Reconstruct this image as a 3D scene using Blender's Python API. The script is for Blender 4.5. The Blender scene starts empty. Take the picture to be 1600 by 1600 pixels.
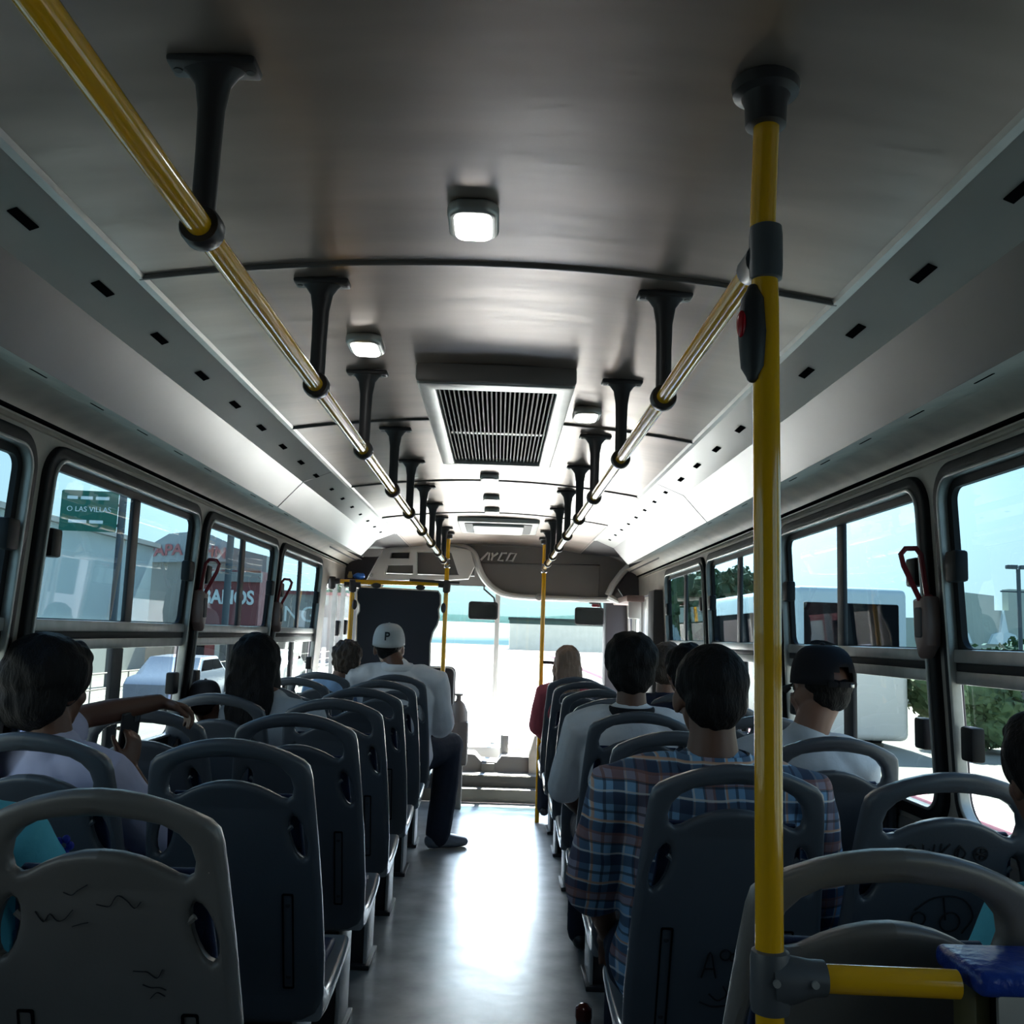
import bpy, bmesh, math, random
from mathutils import Vector, Matrix, noise
from mathutils.bvhtree import BVHTree

random.seed(7)
S = bpy.context.scene
C = S.collection
PI = math.pi

# ------------------------------------------------------------------ camera
CAM = Vector((0.042, 0.0, 1.35))
FPX = 1500.0
def _basis():
    u = Vector(((778-800)/FPX, -(992-800)/FPX, -1.0)).normalized()
    r = math.radians(2.0)
    up = Vector((math.sin(r), math.cos(r), 0)); up = (up - u*up.dot(u)).normalized()
    right = u.cross(up)
    return Matrix((right, u, up)).transposed()      # cam = M @ world
MC = _basis()
cd = bpy.data.cameras.new('camera'); cam = bpy.data.objects.new('camera', cd); C.objects.link(cam)
cd.sensor_width = 36; cd.lens = 36*FPX/1600; cd.clip_start = 0.02; cd.clip_end = 600
cam.matrix_world = Matrix.Translation(CAM) @ MC.transposed().to_4x4()
S.camera = cam
def at(px, py, Y):
    d = MC.transposed() @ Vector(((px-800)/FPX, -(py-800)/FPX, -1.0))
    return CAM + d*(Y/d.y)

# ------------------------------------------------------------------ light
S.view_settings.view_transform = 'Standard'; S.view_settings.look = 'None'
S.view_settings.gamma = 1; S.view_settings.use_curve_mapping = False
S.view_settings.exposure = 1.15
w = bpy.data.worlds.new('world'); S.world = w; w.use_nodes = True
nt = w.node_tree; nt.nodes.clear()
out = nt.nodes.new('ShaderNodeOutputWorld'); bg = nt.nodes.new('ShaderNodeBackground')
tc = nt.nodes.new('ShaderNodeTexCoord'); sp = nt.nodes.new('ShaderNodeSeparateXYZ'); rp = nt.nodes.new('ShaderNodeValToRGB')
nt.links.new(tc.outputs['Generated'], sp.inputs[0]); nt.links.new(sp.outputs['Z'], rp.inputs['Fac'])
nt.links.new(rp.outputs['Color'], bg.inputs['Color']); nt.links.new(bg.outputs[0], out.inputs['Surface'])
e = rp.color_ramp.elements
e[0].position = 0.0; e[0].color = (0.93, 0.95, 0.97, 1)
e[1].position = 0.6; e[1].color = (0.30, 0.50, 0.85, 1)
m_ = e.new(0.14); m_.color = (0.84, 0.91, 1.0, 1)
bg.inputs['Strength'].default_value = 1.7
SUN = Vector((0.04, 0.90, 0.36)).normalized()            # centre of an added sky glow below the sun, brightens floor reflections
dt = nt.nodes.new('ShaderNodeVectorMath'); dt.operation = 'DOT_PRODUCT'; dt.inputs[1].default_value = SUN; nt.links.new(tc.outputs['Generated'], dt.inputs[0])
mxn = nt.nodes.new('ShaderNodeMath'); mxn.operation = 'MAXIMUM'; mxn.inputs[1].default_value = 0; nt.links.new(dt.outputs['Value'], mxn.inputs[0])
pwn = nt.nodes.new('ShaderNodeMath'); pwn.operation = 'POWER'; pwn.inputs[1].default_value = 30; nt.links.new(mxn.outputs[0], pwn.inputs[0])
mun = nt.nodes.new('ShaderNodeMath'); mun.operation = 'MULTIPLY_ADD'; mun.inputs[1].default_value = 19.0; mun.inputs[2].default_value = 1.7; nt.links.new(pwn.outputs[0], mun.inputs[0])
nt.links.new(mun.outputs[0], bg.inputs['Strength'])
sd = bpy.data.lights.new('sun', 'SUN'); sun = bpy.data.objects.new('sun', sd); C.objects.link(sun)
sd.energy = 25.0; sd.angle = math.radians(0.6); sd.color = (1.0, 0.96, 0.9)
sun.rotation_euler = (Vector((0.06, 0.66, 0.76))).to_track_quat('Z', 'Y').to_euler()
def portal(name, loc, rot, sx, sy):
    l = bpy.data.lights.new(name, 'AREA'); l.shape = 'RECTANGLE'; l.size = sx; l.size_y = sy
    l.cycles.is_portal = True
    o = bpy.data.objects.new(name, l); C.objects.link(o); o.location = loc; o.rotation_euler = rot
portal('sky_portal_front', (0, 9.16, 1.05), (-PI/2, 0, 0), 2.3, 1.5)
portal('sky_portal_left', (-1.32, 3.4, 1.35), (0, -PI/2, 0), 1.0, 10.4)
portal('sky_portal_right', (1.32, 3.4, 1.35), (0, PI/2, 0), 1.0, 10.4)

# ------------------------------------------------------------------ materials
MATS = {}
def mat(name, col, rough=0.5, metal=0.0, var=0.0, vscale=6.0, bump=0.0, bscale=40.0, rvar=0.0, spec=0.5, coat=0.0, emit=None, estr=0.0, stretch=None):
    m = bpy.data.materials.new(name); m.use_nodes = True; MATS[name] = m
    n = m.node_tree; b = n.nodes['Principled BSDF']
    b.inputs['Base Color'].default_value = (*col, 1); b.inputs['Roughness'].default_value = rough
    b.inputs['Metallic'].default_value = metal; b.inputs['Specular IOR Level'].default_value = spec
    b.inputs['Coat Weight'].default_value = coat
    tc = n.nodes.new('ShaderNodeTexCoord'); mp = n.nodes.new('ShaderNodeMapping')
    n.links.new(tc.outputs['Object'], mp.inputs[0])
    if stretch: mp.inputs['Scale'].default_value = stretch
    if var > 0 or rvar > 0:
        t = n.nodes.new('ShaderNodeTexNoise'); t.inputs['Scale'].default_value = vscale; t.inputs['Detail'].default_value = 3; t.inputs['Roughness'].default_value = 0.5
        n.links.new(mp.outputs[0], t.inputs['Vector'])
        if var > 0:
            r = n.nodes.new('ShaderNodeValToRGB'); n.links.new(t.outputs['Fac'], r.inputs['Fac'])
            r.color_ramp.elements[0].position = 0.15; r.color_ramp.elements[1].position = 0.85
            r.color_ramp.elements[0].color = (*[max(0, c*(1-var)) for c in col], 1)
            r.color_ramp.elements[1].color = (*[min(1, c*(1+var)) for c in col], 1)
            n.links.new(r.outputs[0], b.inputs['Base Color'])
        if rvar > 0:
            mr = n.nodes.new('ShaderNodeMapRange'); mr.inputs['From Min'].default_value = 0.2; mr.inputs['From Max'].default_value = 0.8
            mr.inputs['To Min'].default_value = max(0.02, rough-rvar); mr.inputs['To Max'].default_value = rough+rvar
            n.links.new(t.outputs['Fac'], mr.inputs['Value']); n.links.new(mr.outputs[0], b.inputs['Roughness'])
    if bump > 0:
        t2 = n.nodes.new('ShaderNodeTexNoise'); t2.inputs['Scale'].default_value = bscale; t2.inputs['Detail'].default_value = 4
        n.links.new(mp.outputs[0], t2.inputs['Vector'])
        bp = n.nodes.new('ShaderNodeBump'); bp.inputs['Strength'].default_value = bump; bp.inputs['Distance'].default_value = 0.01
        n.links.new(t2.outputs['Fac'], bp.inputs['Height']); n.links.new(bp.outputs[0], b.inputs['Normal'])
    if emit: b.inputs['Emission Color'].default_value = (*emit, 1); b.inputs['Emission Strength'].default_value = estr
    return m
def glass(name, tint, refl=1.0):
    m = bpy.data.materials.new(name); m.use_nodes = True; MATS[name] = m
    n = m.node_tree; n.nodes.clear()
    o = n.nodes.new('ShaderNodeOutputMaterial'); mx = n.nodes.new('ShaderNodeMixShader')
    tr = n.nodes.new('ShaderNodeBsdfTransparent'); tr.inputs[0].default_value = (*tint, 1)
    gl = n.nodes.new('ShaderNodeBsdfGlossy'); gl.inputs['Roughness'].default_value = 0.02
    lw = n.nodes.new('ShaderNodeLayerWeight'); lw.inputs['Blend'].default_value = 0.5
    pw = n.nodes.new('ShaderNodeMath'); pw.operation = 'POWER'; pw.inputs[1].default_value = 5
    mu = n.nodes.new('ShaderNodeMath'); mu.operation = 'MULTIPLY_ADD'; mu.inputs[1].default_value = 0.9*refl; mu.inputs[2].default_value = 0.045*refl
    n.links.new(lw.outputs['Facing'], pw.inputs[0]); n.links.new(pw.outputs[0], mu.inputs[0]); n.links.new(mu.outputs[0], mx.inputs[0])
    n.links.new(tr.outputs[0], mx.inputs[1]); n.links.new(gl.outputs[0], mx.inputs[2]); n.links.new(mx.outputs[0], o.inputs[0])
    return m
M_CEIL = mat('ceiling_metal', (0.41, 0.335, 0.295), 0.31, 0.7, var=0.32, vscale=2.6, bump=0.5, bscale=1.6, rvar=0.025, stretch=(0.55, 2.2, 1))
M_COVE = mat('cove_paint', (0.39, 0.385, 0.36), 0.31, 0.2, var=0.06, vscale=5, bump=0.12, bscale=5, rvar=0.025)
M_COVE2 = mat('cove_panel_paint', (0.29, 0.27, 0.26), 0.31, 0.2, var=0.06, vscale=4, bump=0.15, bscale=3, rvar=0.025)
M_CREAM = mat('cream_liner', (0.46, 0.41, 0.35), 0.55, 0, var=0.30, vscale=9, rvar=0.1)
M_WALL = mat('wall_panel', (0.20, 0.20, 0.20), 0.5, 0, var=0.12, vscale=6)
M_PILLAR = mat('pillar_paint', (0.42, 0.385, 0.345), 0.42, 0.1, var=0.15, vscale=12)
M_RUB = mat('black_rubber', (0.010, 0.010, 0.012), 0.55, 0, spec=0.25, var=0.2, vscale=20)
M_ALU = mat('window_aluminium', (0.42, 0.42, 0.41), 0.38, 0.5, var=0.2, vscale=18)
M_SEAM = mat('seam_trim', (0.13, 0.115, 0.11), 0.3, 0.4)
M_FLOOR = mat('floor_vinyl', (0.27, 0.285, 0.28), 0.33, 0, var=0.75, vscale=6.0, bump=0.10, bscale=14, rvar=0.05, spec=1.0)
M_YEL = mat('yellow_paint', (0.85, 0.44, 0.008), 0.16, 0, var=0.05, vscale=4, coat=0.5)
M_BRK = mat('bracket_plastic', (0.034, 0.029, 0.031), 0.42, 0, var=0.1)
M_GREYC = mat('connector_grey', (0.085, 0.09, 0.10), 0.42, 0, var=0.1)
M_SEAT = mat('seat_shell_plastic', (0.085, 0.097, 0.118), 0.33, 0, var=0.10, vscale=5, bump=0.05, bscale=150, rvar=0.045)
M_SEATN = mat('worn_seat_shell_plastic', (0.17, 0.157, 0.150), 0.35, 0, var=0.14, vscale=6, bump=0.05, bscale=150, rvar=0.06)
M_CUSH = mat('seat_cushion_blue', (0.012, 0.026, 0.085), 0.6, 0, var=0.15, vscale=30, bump=0.2, bscale=300)
M_SLOT = mat('dark_recess', (0.006, 0.006, 0.007), 0.9, spec=0.0)
M_LEG = mat('pedestal_paint', (0.55, 0.56, 0.55), 0.4, 0.1, var=0.15, vscale=15)
M_DK = mat('dark_plastic', (0.03, 0.03, 0.035), 0.5, 0, var=0.1)
M_CHR = mat('chrome', (0.65, 0.65, 0.66), 0.15, 1.0)
M_STEEL = mat('brushed_steel', (0.55, 0.54, 0.52), 0.38, 0.7, var=0.15, vscale=12)
M_BLUE = mat('chipped_blue_paint', (0.012, 0.045, 0.30), 0.3, 0, var=0.3, vscale=25, bump=0.3, bscale=60)
M_RED = mat('red_lever_plastic', (0.22, 0.02, 0.03), 0.3, 0, var=0.1)
M_PINK = mat('brown_pink_plastic', (0.24, 0.16, 0.145), 0.4, 0, var=0.1)
M_WHITE = mat('white_plastic', (0.66, 0.65, 0.63), 0.4, 0, var=0.05)
M_HDR = mat('header_grey', (0.19, 0.18, 0.172), 0.5, 0, var=0.06)
M_HDRD = mat('header_dark', (0.055, 0.05, 0.055), 0.6, 0, var=0.06)
M_NAVY = mat('navy_panel', (0.012, 0.016, 0.030), 0.55, 0, var=0.1)
M_STEP = mat('step_grey', (0.17, 0.16, 0.14), 0.55, 0, var=0.15)
M_LENS = mat('lamp_lens', (0.9, 0.9, 0.9), 0.4, emit=(0.95, 1.0, 0.98), estr=7.0)
M_LENSO = mat('front_lamp_lens', (0.8, 0.8, 0.8), 0.35, emit=(1, 1, 1), estr=0.8)
M_GLU = glass('upper_window_glass', (0.150, 0.245, 0.275), 1.0)
M_GLL = glass('lower_window_glass', (0.36, 0.41, 0.37), 0.8)
M_GLF = glass('windshield_glass', (0.95, 0.97, 0.95), 0.6)
M_GLT = glass('windshield_tint_band', (0.27, 0.345, 0.345), 0.5)
M_INK = mat('marker_ink', (0.008, 0.008, 0.012), 0.6)
M_MIRR = mat('mirror_glass', (0.8, 0.8, 0.8), 0.03, 1.0)
# outdoors
M_ROAD = mat('glare_pale_road', (0.66, 0.65, 0.62), 0.6, 0, var=0.1, vscale=0.4)  # pale base colour imitates the sun glare on the road ahead
M_SIDEW = mat('sidewalk_concrete', (0.16, 0.165, 0.15), 0.8, 0, var=0.1, vscale=1)
M_BLDW = mat('warehouse_wall', (0.42, 0.45, 0.44), 0.8, 0, var=0.06, vscale=0.6)
M_BLDR = mat('red_shop_wall', (0.24, 0.07, 0.07), 0.8, 0, var=0.1, vscale=1)
M_BLDG = mat('grey_shop_wall', (0.30, 0.27, 0.25), 0.8, 0, var=0.1, vscale=1)
M_SIGNG = mat('road_sign_green', (0.0, 0.11, 0.075), 0.5)
M_SIGNW = mat('sign_white', (0.75, 0.78, 0.76), 0.6)
M_POLE = mat('post_dark', (0.06, 0.07, 0.08), 0.6)
M_ROADD = mat('dark_asphalt', (0.11, 0.115, 0.11), 0.85, 0, var=0.15, vscale=0.8)
M_LEAF = mat('foliage', (0.05, 0.09, 0.035), 0.8, 0, var=0.5, vscale=3)
M_CAST = mat('plaster_cream', (0.45, 0.45, 0.38), 0.85, 0, var=0.1, vscale=1)
M_KERB = mat('kerb_pink', (0.6, 0.25, 0.33), 0.7)
M_HILL = mat('hill_green', (0.20, 0.32, 0.30), 0.9)
# people
M_SKD = mat('skin_brown', (0.13, 0.058, 0.036), 0.5, 0, var=0.08)
M_SKM = mat('skin_tan', (0.20, 0.10, 0.07), 0.5, 0, var=0.08)
M_HBLK = mat('hair_black', (0.006, 0.005, 0.006), 0.65, 0, spec=0.2, bump=0.6, bscale=160, stretch=(1, 1, 0.3))
M_HBRN = mat('hair_brown', (0.045, 0.028, 0.020), 0.55, 0, var=0.3, vscale=60, bump=1.0, bscale=150, stretch=(1, 1, 0.3))
M_HBLD = mat('hair_blond', (0.22, 0.14, 0.10), 0.5, 0, var=0.25, vscale=60, bump=0.8, bscale=120, stretch=(1, 1, 0.08))
M_EYE = mat('eye_white', (0.8, 0.8, 0.78), 0.3)
def cloth(n, c, v=0.08): return mat(n, c, 0.85, 0, var=v, vscale=12, bump=0.35, bscale=18, spec=0.2)
M_LAV = cloth('cloth_lavender', (0.50, 0.50, 0.68)); M_WSH = cloth('cloth_white', (0.80, 0.80, 0.84)); M_LBL = cloth('cloth_light_blue', (0.30, 0.45, 0.68))
M_TEAL = cloth('cloth_teal', (0.10, 0.45, 0.58)); M_GREY = cloth('cloth_grey', (0.46, 0.50, 0.56)); M_DNM = cloth('cloth_dark_denim', (0.022, 0.028, 0.045))
M_REDC = cloth('cloth_red', (0.42, 0.10, 0.13)); M_NVC = cloth('cloth_navy', (0.02, 0.025, 0.05)); M_RAG = cloth('cloth_reglan_grey', (0.72, 0.72, 0.76))
M_BLKC = cloth('cloth_black', (0.014, 0.014, 0.018)); M_CAPW = cloth('cap_white', (0.52, 0.53, 0.55)); M_BLUEP = mat('blue_flower', (0.02, 0.03, 0.35), 0.7)
def plaid():
    m = bpy.data.materials.new('cloth_plaid'); m.use_nodes = True
    n = m.node_tree; b = n.nodes['Principled BSDF']; b.inputs['Roughness'].default_value = 0.85
    tc = n.nodes.new('ShaderNodeTexCoord'); sp = n.nodes.new('ShaderNodeSeparateXYZ')
    ns = n.nodes.new('ShaderNodeTexNoise'); ns.inputs['Scale'].default_value = 5
    vm = n.nodes.new('ShaderNodeVectorMath'); vm.operation = 'MULTIPLY_ADD'; vm.inputs[1].default_value = (0.035,)*3
    n.links.new(tc.outputs['Object'], ns.inputs['Vector']); n.links.new(ns.outputs['Color'], vm.inputs[0]); n.links.new(tc.outputs['Object'], vm.inputs[2])
    n.links.new(vm.outputs[0], sp.inputs[0])
    cur = None
    def rgb(c):
        r = n.nodes.new('ShaderNodeRGB'); r.outputs[0].default_value = (*c, 1); return r.outputs[0]
    cur = rgb((0.20, 0.38, 0.60))
    def stripe(cur, axis, period, off, wd, col, fac):
        a = n.nodes.new('ShaderNodeMath'); a.operation = 'MULTIPLY_ADD'; a.inputs[1].default_value = 1/period; a.inputs[2].default_value = off+10
        n.links.new(sp.outputs[axis], a.inputs[0])
        f = n.nodes.new('ShaderNodeMath'); f.operation = 'FRACT'; n.links.new(a.outputs[0], f.inputs[0])
        l = n.nodes.new('ShaderNodeMath'); l.operation = 'LESS_THAN'; l.inputs[1].default_value = wd; n.links.new(f.outputs[0], l.inputs[0])
        k = n.nodes.new('ShaderNodeMath'); k.operation = 'MULTIPLY'; k.inputs[1].default_value = fac; n.links.new(l.outputs[0], k.inputs[0])
        mx = n.nodes.new('ShaderNodeMix'); mx.data_type = 'RGBA'; n.links.new(k.outputs[0], mx.inputs[0]); n.links.new(cur, mx.inputs[6])
        mx.inputs[7].default_value = (*col, 1); return mx.outputs[2]
    for ax in ('X', 'Z'):
        cur = stripe(cur, ax, 0.074, 0.0, 0.36, (0.016, 0.022, 0.06), 0.72)
        cur = stripe(cur, ax, 0.074, 0.3, 0.09, (0.02, 0.02, 0.03), 0.7)
        cur = stripe(cur, ax, 0.148, 0.12, 0.16, (0.33, 0.14, 0.10), 0.55)
        cur = stripe(cur, ax, 0.074, 0.62, 0.06, (0.62, 0.62, 0.62), 0.75)
        cur = stripe(cur, ax, 0.148, 0.80, 0.035, (0.6, 0.33, 0.2), 0.8)
    n.links.new(cur, b.inputs['Base Color']); return m
M_PLAID = plaid()

# ------------------------------------------------------------------ helpers
def obj(name, bm, m, parent=None, smooth=True, sharp=35):
    me = bpy.data.meshes.new(name)
    bmesh.ops.recalc_face_normals(bm, faces=bm.faces)
    bm.to_mesh(me); bm.free(); me.materials.append(m)
    o = bpy.data.objects.new(name, me); C.objects.link(o)
    if smooth:
        me.polygons.foreach_set('use_smooth', [True]*len(me.polygons))
        try: me.set_sharp_from_angle(angle=math.radians(sharp))
        except Exception: pass
    if parent is not None: o.parent = parent
    return o
def thing(name, label, cat, loc=(0, 0, 0), rotz=0, group=None):
    o = bpy.data.objects.new(name, None); C.objects.link(o); o.empty_display_size = 0.1
    o.location = loc; o.rotation_euler = (0, 0, rotz); o['label'] = label; o['category'] = cat
    if group: o['group'] = group
    return o
def tag(o, label, cat, group=None, kind=None):
    o['label'] = label; o['category'] = cat
    if group: o['group'] = group
    if kind: o['kind'] = kind
    return o
def struct(o, label=None):
    o['kind'] = 'structure'
    if label: o['label'] = label
    return o
def B(): return bmesh.new()
def box(bm, c, s, bev=0.0, rot=None, seg=2):
    g = bmesh.ops.create_cube(bm, size=1.0)['verts']
    bmesh.ops.scale(bm, vec=s, verts=g)
    if bev > 0:
        ed = list({e for v in g for e in v.link_edges})
        r = bmesh.ops.bevel(bm, geom=ed, offset=bev, segments=seg, profile=0.5, affect='EDGES')
        g = list({v for f in r['faces'] for v in f.verts} | {v for v in g if v.is_valid})
    if rot is not None: bmesh.ops.rotate(bm, cent=(0, 0, 0), matrix=rot, verts=g)
    bmesh.ops.translate(bm, vec=c, verts=g)
    return g
def loft(bm, pts, rad, seg=12, side=Vector((1, 0, 0)), cap=True, closed=False, flat=False):
    pts = [Vector(p) for p in pts]; n = len(pts)
    rad = [(r, r) if not isinstance(r, (tuple, list)) else r for r in rad]
    if cap and not flat and not closed:
        d0 = (pts[0]-pts[1]).normalized(); d1 = (pts[-1]-pts[-2]).normalized()
        a, b = rad[0], rad[-1]
        p0 = [pts[0]+d0*min(a)*math.sin(t) for t in (1.35, 1.0, 0.55)]; r0 = [(a[0]*math.cos(t), a[1]*math.cos(t)) for t in (1.35, 1.0, 0.55)]
        p1 = [pts[-1]+d1*min(b)*math.sin(t) for t in (0.55, 1.0, 1.35)]; r1 = [(b[0]*math.cos(t), b[1]*math.cos(t)) for t in (0.55, 1.0, 1.35)]
        pts = p0+pts+p1; rad = r0+rad+r1; n = len(pts)
    rings = []; s = Vector(side)
    for i in range(n):
        if closed: d = pts[(i+1) % n]-pts[i-1]
        else: d = pts[min(i+1, n-1)]-pts[max(i-1, 0)]
        d.normalize()
        s2 = s-d*s.dot(d)
        if s2.length < 1e-4: s2 = Vector((0, 1, 0))-d*d.y
        s2.normalize(); t = d.cross(s2)
        if i > 0 and not isinstance(side, tuple): s = s2
        rings.append([bm.verts.new(pts[i]+s2*rad[i][0]*math.cos(2*PI*k/seg)+t*rad[i][1]*math.sin(2*PI*k/seg)) for k in range(seg)])
    m = n if closed else n-1
    for i in range(m):
        a, b = rings[i], rings[(i+1) % n]
        for k in range(seg): bm.faces.new((a[k], a[(k+1) % seg], b[(k+1) % seg], b[k]))
    if cap and not closed:
        bm.faces.new(list(reversed(rings[0]))); bm.faces.new(rings[-1])
    return rings
def tube(bm, pts, r, seg=12): return loft(bm, pts, [r]*len(pts), seg, flat=True)
def lathe(bm, prof, c, seg=24, axis='Z'):
    rings = []
    for r, h in prof:
        ring = []
        for k in range(seg):
            a = 2*PI*k/seg; x, y = r*math.cos(a), r*math.sin(a)
            p = {'Z': (x, y, h), 'Y': (x, h, y), 'X': (h, x, y)}[axis]
            ring.append(bm.verts.new(Vector(c)+Vector(p)))
        rings.append(ring)
    for i in range(len(rings)-1):
        for k in range(seg): bm.faces.new((rings[i][k], rings[i][(k+1) % seg], rings[i+1][(k+1) % seg], rings[i+1][k]))
    bm.faces.new(rings[0]); bm.faces.new(list(reversed(rings[-1])))
def ell(bm, c, r, u=20, v=14, rot=None):
    g = bmesh.ops.create_uvsphere(bm, u_segments=u, v_segments=v, radius=1)['verts']
    bmesh.ops.scale(bm, vec=r, verts=g)
    if rot is not None: bmesh.ops.rotate(bm, cent=(0, 0, 0), matrix=rot, verts=g)
    bmesh.ops.translate(bm, vec=c, verts=g); return g
def strip(bm, prof, y0, y1, step=0.35, closed=False):
    n = max(1, int(abs(y1-y0)/step)); rows = []
    for i in range(n+1):
        y = y0+(y1-y0)*i/n; rows.append([bm.verts.new((x, y, z)) for x, z in prof])
    for i in range(n):
        for k in range(len(prof)-1): bm.faces.new((rows[i][k], rows[i][k+1], rows[i+1][k+1], rows[i+1][k]))
def rrect(x0, x1, y0, y1, r, n=6):
    p = []
    for cx, cy, a0 in ((x1-r, y1-r, 0), (x0+r, y1-r, PI/2), (x0+r, y0+r, PI), (x1-r, y0+r, 1.5*PI)):
        for k in range(n+1): a = a0+PI/2*k/n; p.append((cx+r*math.cos(a), cy+r*math.sin(a)))
    return p
def plate(outline, holes=(), th=0.02, bev=0.0, bseg=2):
    """flat plate in (u,v) with holes, thickness along w; returns bmesh with coords (u,v,w)"""
    cu = bpy.data.curves.new('tmp', 'CURVE'); cu.dimensions = '2D'; cu.fill_mode = 'BOTH'
    cu.extrude = max(0.0, th/2-bev); cu.bevel_depth = bev; cu.bevel_resolution = bseg
    if bev: cu.offset = -bev
    for pl in (outline,)+tuple(holes):
        s = cu.splines.new('POLY'); s.points.add(len(pl)-1)
        for i, p in enumerate(pl): s.points[i].co = (p[0], p[1], 0, 1)
        s.use_cyclic_u = True
    o = bpy.data.objects.new('tmp', cu); C.objects.link(o)
    dg = bpy.context.evaluated_depsgraph_get(); me = bpy.data.meshes.new_from_object(o.evaluated_get(dg))
    bm = B(); bm.from_mesh(me); bmesh.ops.remove_doubles(bm, verts=bm.verts, dist=1e-5)
    bpy.data.objects.remove(o); bpy.data.curves.remove(cu); bpy.data.meshes.remove(me)
    return bm
def cuts(bm, us=(), vs=()):
    for u in us: bmesh.ops.bisect_plane(bm, geom=bm.verts[:]+bm.edges[:]+bm.faces[:], plane_co=(u, 0, 0), plane_no=(1, 0, 0))
    for v in vs: bmesh.ops.bisect_plane(bm, geom=bm.verts[:]+bm.edges[:]+bm.faces[:], plane_co=(0, v, 0), plane_no=(0, 1, 0))
def remap(bm, f):
    for v in bm.verts: v.co = Vector(f(v.co.x, v.co.y, v.co.z))
    return bm
def xz(bm, Y):    # plate coords -> upright facing the camera
    return remap(bm, lambda u, v, w_: (u, Y+w_, v))
def text_mesh(body, size, ext=0.001, font=None, shear=0, bold=0.0):
    cu = bpy.data.curves.new('t', 'FONT'); cu.body = body; cu.size = size; cu.extrude = ext; cu.align_x = 'CENTER'; cu.align_y = 'CENTER'; cu.shear = shear; cu.offset = bold
    o = bpy.data.objects.new('t', cu); C.objects.link(o)
    dg = bpy.context.evaluated_depsgraph_get(); me = bpy.data.meshes.new_from_object(o.evaluated_get(dg))
    bm = B(); bm.from_mesh(me); bpy.data.objects.remove(o); bpy.data.curves.remove(cu); return bm
def dup(root, loc, label=None, group=None, rotz=None):
    r = root.copy(); C.objects.link(r); r.location = loc
    if rotz is not None: r.rotation_euler = (0, 0, rotz)
    if label: r['label'] = label
    if group: r['group'] = group
    for ch in list(root.children):
        c = ch.copy(); C.objects.link(c); c.parent = r
        for g in list(ch.children):
            d = g.copy(); C.objects.link(d); d.parent = c
    return r
def remesh(bm, vox, smooth=4, disp=0.0, dscale=0.1):
    me = bpy.data.meshes.new('r'); bm.to_mesh(me); bm.free()
    o = bpy.data.objects.new('r', me); C.objects.link(o)
    m = o.modifiers.new('r', 'REMESH'); m.mode = 'VOXEL'; m.voxel_size = vox
    if smooth: s = o.modifiers.new('s', 'SMOOTH'); s.iterations = smooth; s.factor = 0.5
    dg = bpy.context.evaluated_depsgraph_get(); r = bpy.data.meshes.new_from_object(o.evaluated_get(dg))
    b = B(); b.from_mesh(r); bpy.data.objects.remove(o); bpy.data.meshes.remove(me); bpy.data.meshes.remove(r)
    if disp:
        b.normal_update()
        for v in b.verts: v.co += v.normal*disp*(0.35+noise.noise(Vector((v.co.x/dscale, v.co.y/dscale, v.co.z/dscale*0.55))))
    return b
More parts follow.
